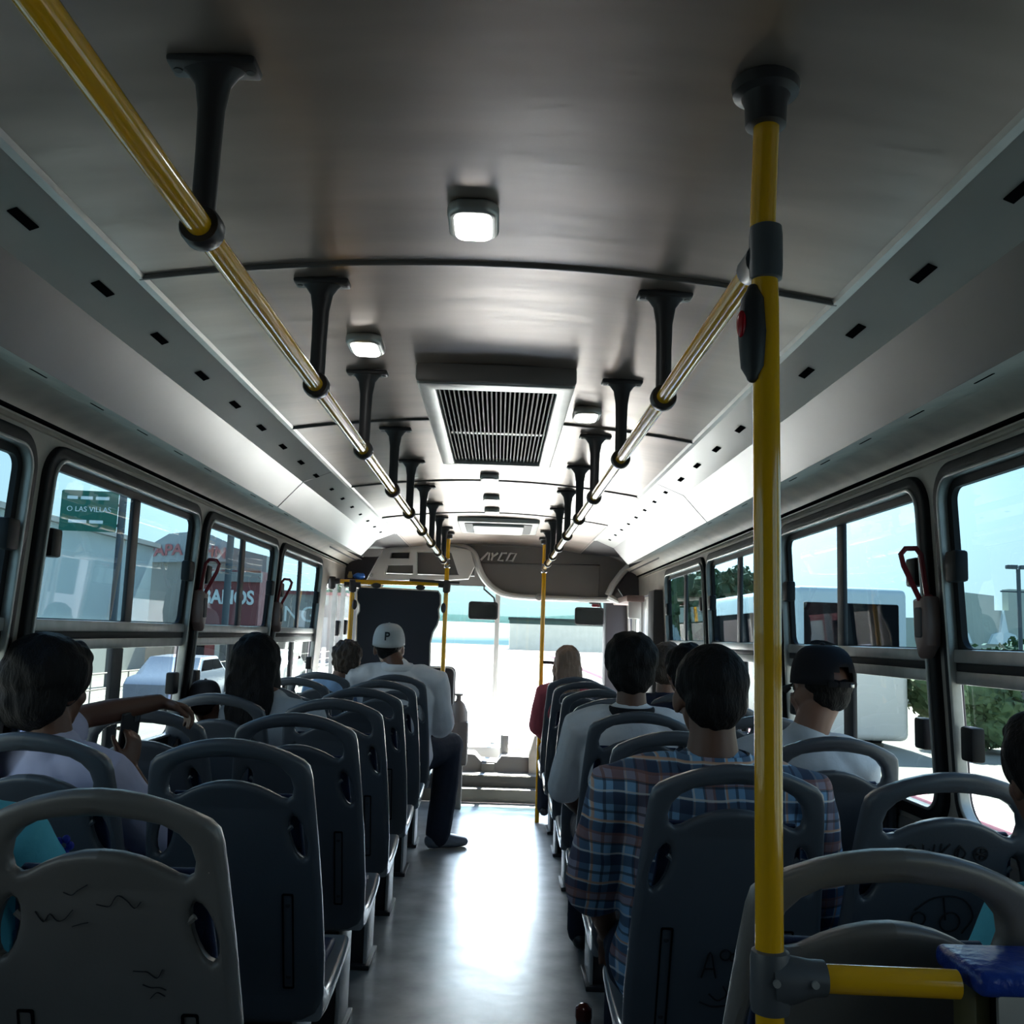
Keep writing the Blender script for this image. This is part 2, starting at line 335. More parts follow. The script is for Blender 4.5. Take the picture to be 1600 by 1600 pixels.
#@STRUCTURE
# ------------------------------------------------------------------ the shell
YB, YC, YF = -1.7, 8.05, 9.1           # rear, end of ceiling, windshield
def ceil_z(x): return 2.107-0.057*(x/0.715)**2
bm = B(); strip(bm, [(x, ceil_z(x)) for x in [-0.715+1.43*i/24 for i in range(25)]], YB, YC)
struct(obj('ceiling', bm, M_CEIL, sharp=60), 'grey brown metal ceiling, gently arched')
bm = B(); box(bm, (0, (YB+8.0)/2, -0.03), (2.56, 8.0-YB, 0.06)); struct(obj('floor', bm, M_FLOOR), 'dark worn vinyl floor of the aisle')
def wx(z): return 1.20+0.045*min(1.0, max(0.0, (1.82-z)/0.9))+0.02*min(1, max(0, (0.92-z)/0.2))
PIL = [-0.25, 1.15, 2.55, 3.97, 5.37, 6.72]
for sgn, nm in ((-1, 'left'), (1, 'right')):
    holes = [rrect(PIL[i]+0.035, PIL[i+1]-0.035, 0.89, 1.825, 0.09) for i in range(5)]
    if sgn < 0: holes.append(rrect(7.0, 8.75, 0.80, 1.72, 0.06))
    else: holes.append(rrect(7.25, 8.75, 0.05, 1.70, 0.04))
    bm = plate([(YB, 0), (YF, 0), (YF, 1.89), (YB, 1.89)], holes, 0.02)
    cuts(bm, (), (0.4, 0.72, 0.82, 0.92, 1.1, 1.3, 1.5, 1.7, 1.8))
    remap(bm, lambda u, v, w_: (sgn*(wx(v)+0.012+w_), u, v))
    struct(obj('wall_'+nm, bm, M_PILLAR), 'side wall of painted metal with a row of windows')
    bm = B(); strip(bm, [(sgn*x, z) for x, z in ((wx(0)-0.004, 0.0), (wx(0.5)-0.004, 0.5), (wx(0.86)-0.004, 0.86), (wx(0.86)+0.004, 0.865))], YB, 6.72)
    struct(obj('trim_1' if sgn < 0 else 'trim_2', bm, M_WALL), 'grey lower lining of the side wall')
    # cove
    P0, P1, P2, P3 = (0.715, 2.05), (0.85, 1.995), (0.955, 1.88), (1.07, 1.915)
    t = thing('ceiling_cove', 'long folded grey metal cove with slots along the %s edge of the ceiling' % nm, 'cove', (0, 0, 0))
    for a, b in ((YB, 4.23), (4.245, 6.86)):
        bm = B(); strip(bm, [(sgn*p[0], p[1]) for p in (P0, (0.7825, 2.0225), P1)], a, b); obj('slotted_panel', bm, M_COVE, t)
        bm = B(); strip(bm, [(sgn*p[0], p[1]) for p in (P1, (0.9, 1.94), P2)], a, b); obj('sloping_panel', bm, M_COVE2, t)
    bm = B(); strip(bm, [(sgn*p[0], p[1]) for p in (P2, P3)], YB, 6.86); obj('bottom_panel', bm, M_CREAM, t)
    bm = B(); strip(bm, [(sgn*p[0], p[1]) for p in ((0.716, 2.052), (0.852, 2.0), (0.96, 1.883))], 4.22, 4.255, 0.1); obj('joint', bm, M_SEAM, t)
    sl = B(); box(sl, (0, 0, 0), (0.018, 0.078, 0.003), 0.0012); base = obj('vent_slot', sl, M_SLOT, t)
    ang = math.atan2(P0[1]-P1[1], P1[0]-P0[0])
    ys = [0.9+0.33*i for i in range(11)]+[4.6+0.325*i for i in range(7)] if sgn < 0 else [0.99+0.33*i for i in range(10)]+[4.33+0.315*i for i in range(8)]
    for i, y in enumerate(ys):
        o = base if i == 0 else base.copy()
        if i: C.objects.link(o); o.parent = t
        o.location = (sgn*0.785, y, 2.0205); o.rotation_euler = (0, sgn*ang, 0)
        if y > 4.3: o.scale = (1, 0.55, 1)
    sl = B(); box(sl, (0, 0, 0), (0.005, 0.075, 0.003)); base = obj('small_slot', sl, M_SLOT, t)
    for i in range(12):
        o = base if i == 0 else base.copy()
        if i: C.objects.link(o); o.parent = t
        y = (1.78+0.315*i) if sgn < 0 else (1.55+0.315*i)
        o.location = (sgn*1.0, y, 1.8935); o.rotation_euler = (0, -sgn*math.atan2(0.035, 0.115), 0)
    bm = B(); strip(bm, [(sgn*x, z) for x, z in ((1.07, 1.915), (1.10, 1.918), (1.15, 1.90), (1.178, 1.883), (1.182, 1.872), (1.199, 1.872), (1.203, 1.865), (1.198, 1.86), (1.196, 1.85), (1.21, 1.845))], YB, 8.0)
    struct(obj('trim_3' if sgn < 0 else 'trim_4', bm, M_CREAM, sharp=50), 'mottled cream liner above the windows')
    bm = B(); strip(bm, [(sgn*x, z) for x, z in ((1.1815, 1.884), (1.1805, 1.868), (1.199, 1.8685))], YB, 8.0)
    struct(obj('trim_5' if sgn < 0 else 'trim_6', bm, M_SLOT), 'dark gap under the cream liner')
    bm = B(); strip(bm, [(sgn*x, z) for x, z in ((0.700, 2.0535), (0.707, 2.045), (0.722, 2.043), (0.726, 2.05))], YB, 6.86)
    struct(obj('trim_7' if sgn < 0 else 'trim_8', bm, M_STEEL), 'thin metal bead along the ceiling edge')
# ceiling seams
for i, y in enumerate((0.45, 1.895, 3.335, 4.69, 5.95)):
    bm = B(); xs = [-0.715+1.43*k/24 for k in range(25)]
    loft(bm, [(x, y, ceil_z(x)-0.001) for x in xs], [(0.009, 0.006)]*25, 8, side=(0, 1, 0), flat=True)
    struct(obj('trim_%d' % (20+i), bm, M_SEAM), 'dark seam strip across the ceiling')
# outer roof and rear wall, nose
bm = B(); box(bm, (0, (YB+YF)/2, 2.25), (2.7, YF-YB+0.1, 0.04)); box(bm, (-1.33, (YB+YF)/2, 2.06), (0.03, YF-YB, 0.40)); box(bm, (1.33, (YB+YF)/2, 2.06), (0.03, YF-YB, 0.40))
struct(obj('wall_roof', bm, M_WALL))
bm = B(); box(bm, (0, YB-0.03, 1.1), (2.66, 0.05, 2.35)); struct(obj('wall_back', bm, M_WALL))
hz = [rrect(-1.08, 1.12, 0.36, 1.80, 0.08)]
bm = xz(plate([(-1.34, -0.5), (1.34, -0.5), (1.34, 2.25), (-1.34, 2.25)], hz, 0.05), YF)
struct(obj('wall_front', bm, M_HDR), 'front wall of the bus around the windshield')
w1 = B(); box(w1, (0.02, YF, 0.90), (2.24, 0.008, 1.12)); o = struct(obj('window_20', w1, M_GLF), 'clear windshield')
w2 = B(); box(w2, (0.02, YF, 1.63), (2.24, 0.008, 0.34)); g2 = obj('tinted_band', w2, M_GLT, o)
mu = B(); box(mu, (0.03, YF-0.01, 1.05), (0.045, 0.03, 1.45), 0.006); obj('window_post', mu, M_WHITE, o)
# side windows
n = 0
for sgn in (-1, 1):
    for i in range(5):
        n += 1
        y0, y1 = PIL[i]+0.035, PIL[i+1]-0.035; zb, zt = 0.89, 1.825
        def sh(d): return lambda u, v, w_: (sgn*(wx(v)-d+w_), u, v)
        bm = plate(rrect(y0-0.008, y1+0.008, zb-0.008, zt+0.008, 0.10, 8), [rrect(y0+0.03, y1-0.03, zb+0.03, zt-0.03, 0.07, 8)], 0.034, 0.008)
        cuts(bm, (), (1.1, 1.3, 1.5, 1.7)); remap(bm, sh(0.0))
        fr = struct(obj('window_%d' % n, bm, M_RUB), 'side window in a black rubber seal')
        bm = plate(rrect(y0+0.026, y1-0.026, zb+0.026, zt-0.026, 0.07, 8), [rrect(y0+0.036, y1-0.036, zb+0.036, zt-0.036, 0.062, 8)], 0.03, 0.004)
        cuts(bm, (), (1.1, 1.3, 1.5, 1.7)); remap(bm, sh(0.008)); obj('window_bead', bm, M_ALU, fr)
        bm = plate(rrect(y0+0.034, y1-0.034, 1.275, zt-0.034, 0.06, 8), [rrect(y0+0.06, y1-0.06, 1.355, zt-0.058, 0.035, 8)], 0.016)
        cuts(bm, (), (1.5, 1.7)); remap(bm, sh(-0.012)); obj('sash_frame', bm, M_RUB, fr)
        def rail(name, ya, yb, za, zb_, d, m, th=0.02, bv=0.004):
            b2 = B(); zc = (za+zb_)/2; box(b2, (sgn*(wx(zc)-d), (ya+yb)/2, zc), (th, yb-ya, zb_-za), bv); return obj(name, b2, m, fr)
        rail('middle_rail', y0+0.036, y1-0.036, 1.318, 1.352, 0.0, M_ALU)
        rail('middle_seal', y0+0.036, y1-0.036, 1.296, 1.320, -0.004, M_RUB)
        rail('lower_rail', y0+0.036, y1-0.036, 1.264, 1.297, -0.002, M_ALU)
        yc = (y0+y1)/2+0.05
        rail('window_mullion', yc-0.03, yc+0.03, 1.35, zt-0.035, -0.014, M_DK, 0.016)
        rail('window_mullion', yc-0.045, yc+0.045, zb+0.035, 1.266, -0.014, M_DK, 0.016)
        bm = B(); yy0, yy1 = y0+0.04, y1-0.04
        vs = [bm.verts.new((sgn*(wx(z)+0.020), y, z)) for y, z in ((yy0, 1.34), (yy1, 1.34), (yy1, zt-0.04), (yy0, zt-0.04))]; bm.faces.new(vs)
        obj('upper_pane', bm, M_GLU, fr)
        bm = B(); vs = [bm.verts.new((sgn*(wx(z)+0.020), y, z)) for y, z in ((yy0, zb+0.03), (yy1, zb+0.03), (yy1, 1.28), (yy0, 1.28))]; bm.faces.new(vs)
        obj('lower_pane', bm, M_GLL, fr)
        for (yl, zl, hh) in ((y0+0.085, 1.562, 0.08), (y1-0.085, 1.562, 0.08), (y1-0.10, 1.12, 0.085), (y0+0.10, 1.12, 0.085)):
            b2 = B(); box(b2, (sgn*(wx(zl)-0.008), yl, zl), (0.036, 0.062, hh), 0.008); obj('latch', b2, M_RUB, fr)
# driver's window glass, door leaf
b2 = B(); box(b2, (-1.225, 7.87, 1.26), (0.006, 1.72, 0.90)); dw = struct(obj('window_21', b2, M_GLF), "driver's side window")
b2 = B(); box(b2, (-1.21, 7.75, 1.26), (0.03, 0.035, 0.90)); box(b2, (-1.21, 7.35, 1.26), (0.03, 0.03, 0.90)); obj('window_bar', b2, M_ALU, dw)
for k, (yy, zz) in enumerate(((7.50, 1.36), (7.86, 1.37))):
    b2 = B(); box(b2, (-1.20, yy, zz), (0.04, 0.10, 0.12), 0.012); obj('latch', b2, M_RUB, dw)
bm = plate(rrect(7.27, 8.0, 0.06, 1.69, 0.03), [rrect(7.34, 7.62, 0.15, 1.60, 0.03), rrect(7.66, 7.93, 0.15, 1.60, 0.03)], 0.03)
remap(bm, lambda u, v, w_: (1.225+w_, u, v)); dr = struct(obj('door_1', bm, M_WHITE), 'white folding front door')
b2 = B(); box(b2, (1.225, 7.635, 0.87), (0.006, 0.66, 1.5)); obj('door_glass', b2, M_GLF, dr)
b2 = B(); box(b2, (1.10, 7.9, 1.665), (0.14, 0.9, 0.05), 0.01); obj('door_mechanism', b2, M_PINK, dr)
b2 = B(); tube(b2, [(1.17, 7.5, 1.66), (1.17, 7.5, 0.2)], 0.02); tube(b2, [(1.17, 8.0, 1.66), (1.17, 8.0, 0.2)], 0.02); box(b2, (1.10, 7.5, 1.58), (0.10, 0.04, 0.14), 0.01); obj('door_shaft', b2, M_WHITE, dr)
b2 = B(); box(b2, (1.20, 6.98, 0.85), (0.12, 0.24, 1.72), 0.02); struct(obj('trim_30', b2, M_HDRD), 'brown grey column behind the front door')
b2 = B(); box(b2, (1.15, 8.93, 0.85), (0.26, 0.24, 1.75), 0.02); struct(obj('trim_31', b2, M_HDRD))
b2 = B(); box(b2, (-1.19, 8.98, 0.85), (0.16, 0.16, 1.75), 0.02); struct(obj('trim_32', b2, M_HDR))
# front header
Yh = 8.06
def pz(pts, Y): return [(at(x, y, Y).x, at(x, y, Y).z) for x, y in pts]
hd = thing('front_header_panel', 'wide grey header panel above the windshield with raised white maker lettering', 'header', (0.4, Yh, 1.7))
def hobj(name, bm, m, par): 
    o = obj(name, bm, m, par); o.matrix_parent_inverse = Matrix.Translation(-Vector(par.location)); return o
bm = xz(plate(pz([(700, 846), (740, 848), (800, 850), (860, 853), (925, 858), (950, 868), (985, 882), (960, 935), (900, 937), (800, 936), (752, 900)], Yh), (), 0.04), Yh+0.03)
hobj('panel_board', bm, M_HDR, hd)
bm = B(); a, b = at(744, 879, Yh-0.002), at(937, 883, Yh-0.002); tube(bm, [a, b, at(935, 945, Yh)], 0.004, 6); hobj('panel_seam', bm, M_SEAM, hd)
bm = B()
path = [(690, 851), (722, 855), (740, 866), (747, 885), (757, 905), (775, 922), (800, 931), (860, 935), (960, 938)]
def catmull(P, k=6):
    P = [Vector(p) for p in P]; P = [P[0]*2-P[1]]+P+[P[-1]*2-P[-2]]; o = []
    for i in range(1, len(P)-2):
        for j in range(k):
            t = j/k; o.append(0.5*((2*P[i])+(P[i+1]-P[i-1])*t+(2*P[i-1]-5*P[i]+4*P[i+1]-P[i+2])*t*t+(3*P[i]-P[i-1]-3*P[i+1]+P[i+2])*t**3))
    o.append(P[-2]); return o
pp = catmull([at(x, y, Yh) for x, y in path]); nn = len(pp)
loft(bm, pp, [(0.05, 0.035-0.012*i/nn) for i in range(nn)], 10, side=(0, 1, 0), flat=True); hobj('panel_border', bm, M_WHITE, hd)
# maker lettering drawn as strokes
c0 = at(779, 870, Yh-0.008); hh = 0.064
def stroke_text(bm, c, h, r):
    G = {'A': [[(-0.1, 0), (0.55, 1), (0.75, 1), (0.85, 0)]], 'Y': [[(-0.05, 1), (0.15, 0.5)], [(0.7, 1), (0.15, 0.5), (0.1, 0)]],
         'C': [[(0.95, 1), (0.28, 1), (0.05, 0.02), (0.75, 0.02)]], 'O': [[(0.2, 1), (1.0, 1), (0.8, 0.02), (0.0, 0.02), (0.2, 1)]]}
    x = -2.2
    for ch, wd in (('A', 1.15), ('Y', 0.95), ('C', 1.15), ('O', 1.3)):
        for s in G[ch]: loft(bm, [c+Vector(((x+p[0]+p[1]*0.25)*h, 0, (p[1]-0.5)*h)) for p in s], [r]*len(s), 6, flat=True)
        x += wd
bm = B(); stroke_text(bm, c0, hh, 0.0085); hobj('raised_lettering', bm, M_WHITE, hd)
bm = B(); c1 = at(842, 933, Yh-0.02); lathe(bm, [(0.03, 0), (0.03, -0.03), (0.018, -0.035), (0.012, -0.02)], c1, 16, 'Y'); hobj('round_fitting', bm, M_ALU, hd)
# right corner housing
bm = xz(plate(pz([(985, 878), (1010, 872), (1030, 880), (1042, 945), (1000, 946), (975, 936), (965, 920)], Yh), (), 0.05), Yh-0.02)
hc = tag(obj('corner_cover', bm, M_HDRD), 'dark corner cover at the right end of the front header', 'cover')
bm = B(); loft(bm, [at(x, y, Yh-0.05) for x, y in ((990, 878), (972, 895), (957, 915), (950, 930))], [(0.05, 0.028)]*4, 8, side=(0, 1, 0), flat=True)
for x, y in ((977, 885), (958, 912)): pass
loft(bm, [at(x, y, Yh-0.05) for x, y in ((950, 932), (965, 940), (1000, 944), (1024, 944))], [(0.05, 0.03), (0.05, 0.022), (0.05, 0.012), (0.05, 0.01)], 8, side=(0, 1, 0), flat=True)
obj('white_border', bm, M_WHITE, hc)
bm = B(); box(bm, (1.25, 7.55, 1.90), (0.06, 1.1, 0.16)); struct(obj('trim_33', bm, M_HDRD))
# ceiling continuation front closing
bm = B(); box(bm, (0, YC+0.02, 2.17), (2.6, 0.03, 0.16)); struct(obj('trim_34', bm, M_HDR))
bm = B()
for sgn in (-1, 1): strip(bm, [(sgn*0.70, 2.052), (sgn*1.10, 2.03), (sgn*1.12, 1.90)], 6.5, 8.06)
struct(obj('trim_35', bm, M_HDRD))
# left overhead console
oc = thing('overhead_console', 'white overhead console with dark recesses above the driver cab', 'console', (-0.55, Yh, 1.7))
bm = xz(plate(pz([(600, 858), (628, 853), (690, 852), (735, 860), (742, 885), (732, 905), (700, 907), (572, 907), (588, 880)], Yh-0.05), 
    [pz([(612, 864), (641, 863), (640, 873), (610, 873)], Yh-0.05), pz([(606, 883), (646, 883), (646, 898), (602, 898)], Yh-0.05), pz([(652, 863), (705, 863), (716, 897), (718, 899), (652, 899)], Yh-0.05)], 0.09, 0.006), Yh-0.05)
hobj('console_housing', bm, M_WHITE, oc)
bm = B(); a = at(600, 852, Yh); b = at(745, 902, Yh); box(bm, ((a.x+b.x)/2, Yh+0.04, (a.z+b.z)/2), (b.x-a.x-0.04, 0.10, a.z-b.z-0.02)); hobj('recess_backing', bm, M_HDR, oc)
bm = B(); a = at(626, 868, Yh-0.04); box(bm, a, (0.13, 0.03, 0.045), 0.004); hobj('radio', bm, M_DK, oc)
bm = B(); a = at(580, 898, Yh-0.10); lathe(bm, [(0.018, 0), (0.014, -0.02), (0.006, -0.03)], a, 12, 'Y'); hobj('console_knob', bm, M_ALU, oc)
bm = B(); loft(bm, [at(x, y, Yh-0.08) for x, y in ((640, 910), (600, 910), (572, 906), (560, 905))], [(0.04, 0.012)]*4, 8, side=(0, 1, 0)); hobj('lower_lip', bm, M_WHITE, oc)
bm = xz(plate(pz([(527, 872), (592, 870), (572, 908), (527, 908)], Yh-0.3), (), 0.04), Yh-0.3)
ds = tag(obj('corner_shelf', bm, M_HDRD), 'dark brown shelf board in the upper left corner by the driver', 'shelf')
bm = B(); a, b = at(527, 908, Yh-0.42), at(576, 909, Yh-0.42); box(bm, ((a.x+b.x)/2, Yh-0.45, a.z-0.012), (b.x-a.x, 0.32, 0.02)); obj('shelf_floor', bm, M_HDRD, ds)
bm = B(); a = at(561, 900, Yh-0.5); ell(bm, a, (0.045, 0.05, 0.022)); 
tag(obj('blue_bundle', remesh(bm, 0.004, 2, 0.008, 0.03), mat('blue_plastic', (0.02, 0.16, 0.62), 0.4)), 'bright blue bundle lying on the corner shelf', 'bundle')
bm = B(); a = at(547, 899, Yh-0.5); lathe(bm, [(0.018, -0.02), (0.02, 0), (0.012, 0.02), (0.012, 0.03)], a, 12); 
tag(obj('small_jar', bm, mat('jar_yellow', (0.4, 0.3, 0.12), 0.4)), 'small yellowish jar beside the blue bundle', 'jar')
# steps at the front, engine cover and dash
bm = B(); box(bm, (0, 8.35, 0.055), (2.5, 0.70, 0.11), 0.01); struct(obj('trim_40', bm, M_STEP), 'grey lower step at the front of the aisle')
bm = B(); box(bm, (0, 8.42, 0.155), (2.5, 0.60, 0.09), 0.012); box(bm, (0.06, 8.115, 0.202), (2.4, 0.012, 0.006)); struct(obj('trim_41', bm, M_STEP), 'grey upper step at the front of the aisle')
t = thing('front_engine_cover', 'low grey engine cover with a square hatch below the windshield', 'cover', (0.02, 8.55, 0.2))
bm = xz(plate(pz([(718, 1217), (719, 1176), (742, 1179), (751, 1189), (776, 1191), (784, 1181), (826, 1183), (826, 1217)], 8.35), (), 0.3, 0.01), 8.5); hobj('cover_body', bm, M_HDR, t)
bm = B(); a = at(762, 1205, 8.33); box(bm, (a.x, 8.34, a.z), (0.11, 0.02, 0.13), 0.006); hobj('cover_hatch', bm, M_STEP, t)
bm = B(); a = at(788, 1165, 8.55); box(bm, (a.x, 8.6, a.z-0.02), (0.07, 0.08, 0.22), 0.01); hobj('cover_post', bm, M_ALU, t)
t = thing('dashboard_side_panel', 'pale slanted side panel right of the engine cover', 'panel', (0.40, 8.4, 0.2))
bm = xz(plate(pz([(826, 1217), (826, 1185), (836, 1150), (842, 1150), (842, 1217)], 8.3), (), 0.25, 0.005), 8.45); hobj('panel_board', bm, M_CREAM, t)
# bus front exterior below windshield so the nose is closed
bm = B(); box(bm, (0, 8.9, 0.28), (2.3, 0.30, 0.16), 0.02); struct(obj('trim_42', bm, M_WHITE), 'pale ledge under the windshield')
#@OBJECTS
# ------------------------------------------------------------------ ceiling things
def lamp(x, y, lens, label):
    t = thing('ceiling_lamp', label, 'lamp', (x, y, ceil_z(x)), 0, 'small ceiling lamps')
    bm = plate(rrect(-0.046, 0.046, -0.066, 0.066, 0.030, 6), (), 0.026, 0.009, 3)
    ob = obj('lamp_housing', bm, M_STEEL, t); ob.location = (0, 0, -0.013)
    bm = plate(rrect(-0.034, 0.034, -0.054, 0.054, 0.020, 6), (), 0.018, 0.007, 3)
    ob = obj('lamp_lens', bm, lens, t); ob.location = (0, 0, -0.023)
    return t
lamp(-0.028, 1.66, M_LENS, 'lit ceiling lamp nearest the camera, just before the first ceiling seam')
lamp(-0.325, 2.41, M_LENS, 'lit ceiling lamp left of the roof hatch, beside the left handrail')
lamp(0.31, 3.10, M_LENS, 'lit ceiling lamp right of the roof hatch, beside the right handrail')
lamp(-0.025, 4.55, M_LENSO, 'ceiling lamp on the centre line directly in front of the roof hatch')
lamp(-0.02, 5.25, M_LENSO, 'middle of the three ceiling lamps in line beyond the roof hatch')
lamp(-0.02, 5.78, M_LENSO, 'farthest of the three ceiling lamps in line beyond the roof hatch')
# big hatch
t = thing('roof_hatch', 'large framed roof hatch with a dark ribbed grille in the middle of the ceiling', 'hatch', (0.012, 3.31, 2.10))
bm = plate(rrect(-0.225, 0.225, -0.66, 0.66, 0.012, 3), [rrect(-0.175, 0.175, -0.585, 0.62, 0.006, 3)], 0.05, 0.006); o = obj('hatch_frame', bm, M_STEEL, t); o.location = (0, 0, -0.025)
bm = B(); box(bm, (0, -0.665, -0.020), (0.455, 0.03, 0.054), 0.010); obj('front_lip', bm, mat('hatch_lip_brown', (0.18, 0.15, 0.14), 0.4), t)
bm = B(); box(bm, (0, 0.01, -0.018), (0.36, 1.24, 0.01)); gr = obj('grille_backing', bm, M_SLOT, t)
bm = B()
for k in range(25):
    x = -0.168+0.336*k/24; box(bm, (x, 0.015, -0.032), (0.0045, 1.20, 0.012))
obj('grille_slats', bm, mat('grille_slat', (0.035, 0.028, 0.026), 0.5), t)
for yy, ww in ((0.12, 0.03),): bm = B(); box(bm, (0, yy, -0.0235), (0.35, ww, 0.004)); obj('grille_crossbar', bm, M_ALU, t)
# small front hatch
t = thing('front_roof_hatch', 'smaller pale roof hatch with dark slots near the front of the ceiling', 'hatch', (0.02, 6.55, 2.10))
bm = plate(rrect(-0.27, 0.27, -0.36, 0.36, 0.03), (), 0.03, 0.008); o = obj('hatch_frame', bm, M_WHITE, t); o.location = (0, 0, -0.012)
bm = plate(rrect(-0.225, 0.225, -0.29, 0.29, 0.03), (), 0.014, 0.004); o = obj('hatch_recess', bm, M_HDRD, t); o.location = (0, 0, -0.024)
bm = plate(rrect(-0.17, 0.17, -0.27, 0.24, 0.03), (), 0.03, 0.008); o = obj('hatch_cover', bm, M_WHITE, t); o.location = (0, 0, -0.030)
# rails
RZ = 1.86
def rail_x(s): return -0.360 if s < 0 else 0.375
bm = B(); loft(bm, [(-0.360, -1.2, RZ), (-0.360, 3.0, RZ), (-0.360, 7.05, RZ)], [0.0165]*3, 20, flat=True); tag(obj('ceiling_handrail', bm, M_YEL), 'long yellow overhead handrail on the left side of the aisle', 'handrail')
bm = B(); loft(bm, [(0.375, 1.215, RZ), (0.375, 3.0, RZ), (0.375, 7.22, RZ)], [0.0165]*3, 20, flat=True); tag(obj('ceiling_handrail', bm, M_YEL), 'long yellow overhead handrail on the right side of the aisle', 'handrail')
def bracket(x, y, label):
    zc = ceil_z(x); t = thing('handrail_bracket', label, 'bracket', (x, y, zc), 0, 'grey brackets of the overhead handrails')
    bm = B(); box(bm, (0, 0, -0.007), (0.118, 0.045, 0.014), 0.006); 
    loft(bm, [(0, 0, -0.010), (0, 0, -0.020), (0, 0, -0.034), (0, 0, -0.07), (0, 0, -0.13), (0, 0, RZ-zc+0.018)], [(0.046, 0.020), (0.034, 0.018), (0.024, 0.016), (0.018, 0.015), (0.0165, 0.014), (0.0165, 0.014)], 14, side=(1, 0, 0), flat=True)
    obj('bracket_arm', bm, M_BRK, t)
    bm = B(); lathe(bm, [(0.0168, -0.016), (0.025, -0.016), (0.0275, -0.010), (0.0275, 0.010), (0.025, 0.016), (0.0168, 0.016)], (0, 0, RZ-zc), 22, 'Y'); obj('clamp_ring', bm, M_BRK, t)
    for s in (-1, 1): bm = B(); lathe(bm, [(0.006, -0.0150), (0.006, -0.0135)], (s*0.048, 0, 0), 10); obj('screw', bm, M_DK, t)
    return t
YBR = [1.195, 1.985, 2.70, 3.465, 4.12, 4.84, 5.51, 6.13, 6.75]
ords = ['nearest', 'second', 'third', 'fourth', 'fifth', 'sixth', 'seventh', 'eighth', 'farthest']
b0 = bracket(-0.360, YBR[0], 'dark bracket holding the left handrail, %s from the camera' % ords[0])
for i in range(1, 9): dup(b0, (-0.360, YBR[i], ceil_z(-0.36)), 'dark bracket holding the left handrail, %s from the camera' % ords[i])
b1 = bracket(0.375, YBR[1], 'dark bracket holding the right handrail, first beyond the near yellow pole')
for i in range(2, 9): dup(b1, (0.375, YBR[i], ceil_z(0.375)), 'dark bracket holding the right handrail, %s beyond the near yellow pole' % ords[i-1])
# near pole
px_, py_ = 0.374, 1.195
t = thing('grab_pole', 'thick yellow floor-to-ceiling pole close to the camera on the right', 'pole', (px_, py_, 0))
bm = B(); loft(bm, [(0.010, 0, 0), (0.004, 0, 1.0), (0.0, 0, 1.78), (-0.004, 0, 1.90), (0.002, 0, ceil_z(px_)-0.03)], [0.0168]*5, 24, flat=True); obj('pole_tube', bm, M_YEL, t)
bm = B(); zc = ceil_z(px_); lathe(bm, [(0.019, zc-0.062), (0.0265, zc-0.060), (0.028, zc-0.030), (0.032, zc-0.020), (0.043, zc-0.015), (0.045, zc-0.004), (0.045, zc)], (0, 0, 0), 28); obj('ceiling_flange', bm, M_BRK, t)
bm = B(); lathe(bm, [(0.0175, 0.0), (0.045, 0.0), (0.045, 0.012), (0.03, 0.03), (0.0175, 0.035)], (0.010, 0, 0), 24); obj('floor_flange', bm, M_BRK, t)
bm = B(); lathe(bm, [(0.0172, 1.818), (0.0205, 1.820), (0.0215, 1.835), (0.0215, 1.878), (0.0205, 1.890), (0.0172, 1.892)], (0, 0, 0), 24)
loft(bm, [(-0.004, 0.0, RZ-0.012), (-0.001, 0.03, RZ-0.006), (0.0, 0.075, RZ)], [(0.022, 0.024), (0.021, 0.023), (0.020, 0.020)], 16, side=(1, 0, 0), flat=True); obj('upper_connector', bm, M_GREYC, t)
bm = B(); lathe(bm, [(0.0172, 0.918), (0.022, 0.920), (0.0235, 0.93), (0.0235, 0.98), (0.022, 0.988), (0.0172, 0.990)], (0.005, 0, 0), 24)
loft(bm, [(0.005, -0.004, 0.956), (0.03, -0.004, 0.958), (0.052, -0.004, 0.960), (0.068, -0.004, 0.960)], [(0.030, 0.024), (0.027, 0.024), (0.021, 0.022), (0.0205, 0.021)], 16, side=(0, 0, 1), flat=True); obj('lower_connector', bm, M_GREYC, t)
for sx in (0.005, 0.050): bm = B(); lathe(bm, [(0.0045, -0.0295), (0.0045, -0.026), (0.0025, -0.0255)], (sx, 0, 0.960), 12, 'Y'); obj('screw', bm, M_ALU, t)
sb = B(); loft(sb, [(0, 0, 1.688), (0, 0, 1.70), (0, 0, 1.745), (0, 0, 1.79), (0, 0, 1.803)], [(0.008, 0.010), (0.015, 0.017), (0.019, 0.019), (0.015, 0.017), (0.008, 0.010)], 16, side=(1, 0, 0))
remap(sb, lambda x, y, z: (x-0.018, y-0.004, z)); so = obj('stop_button_housing', sb, M_DK, t)
sb = B(); ell(sb, (-0.034, -0.010, 1.755), (0.0065, 0.010, 0.018)); obj('stop_button', sb, mat('stop_button_red', (0.45, 0.01, 0.02), 0.25), so)
# horizontal rail to turnstile
bm = B(); tube(bm, [(px_+0.06, py_-0.004, 0.960), (0.600, py_-0.004, 0.958)], 0.0165, 20); tag(obj('barrier_rail', bm, M_YEL), 'short horizontal yellow rail joining the near pole to the blue-topped box', 'rail')
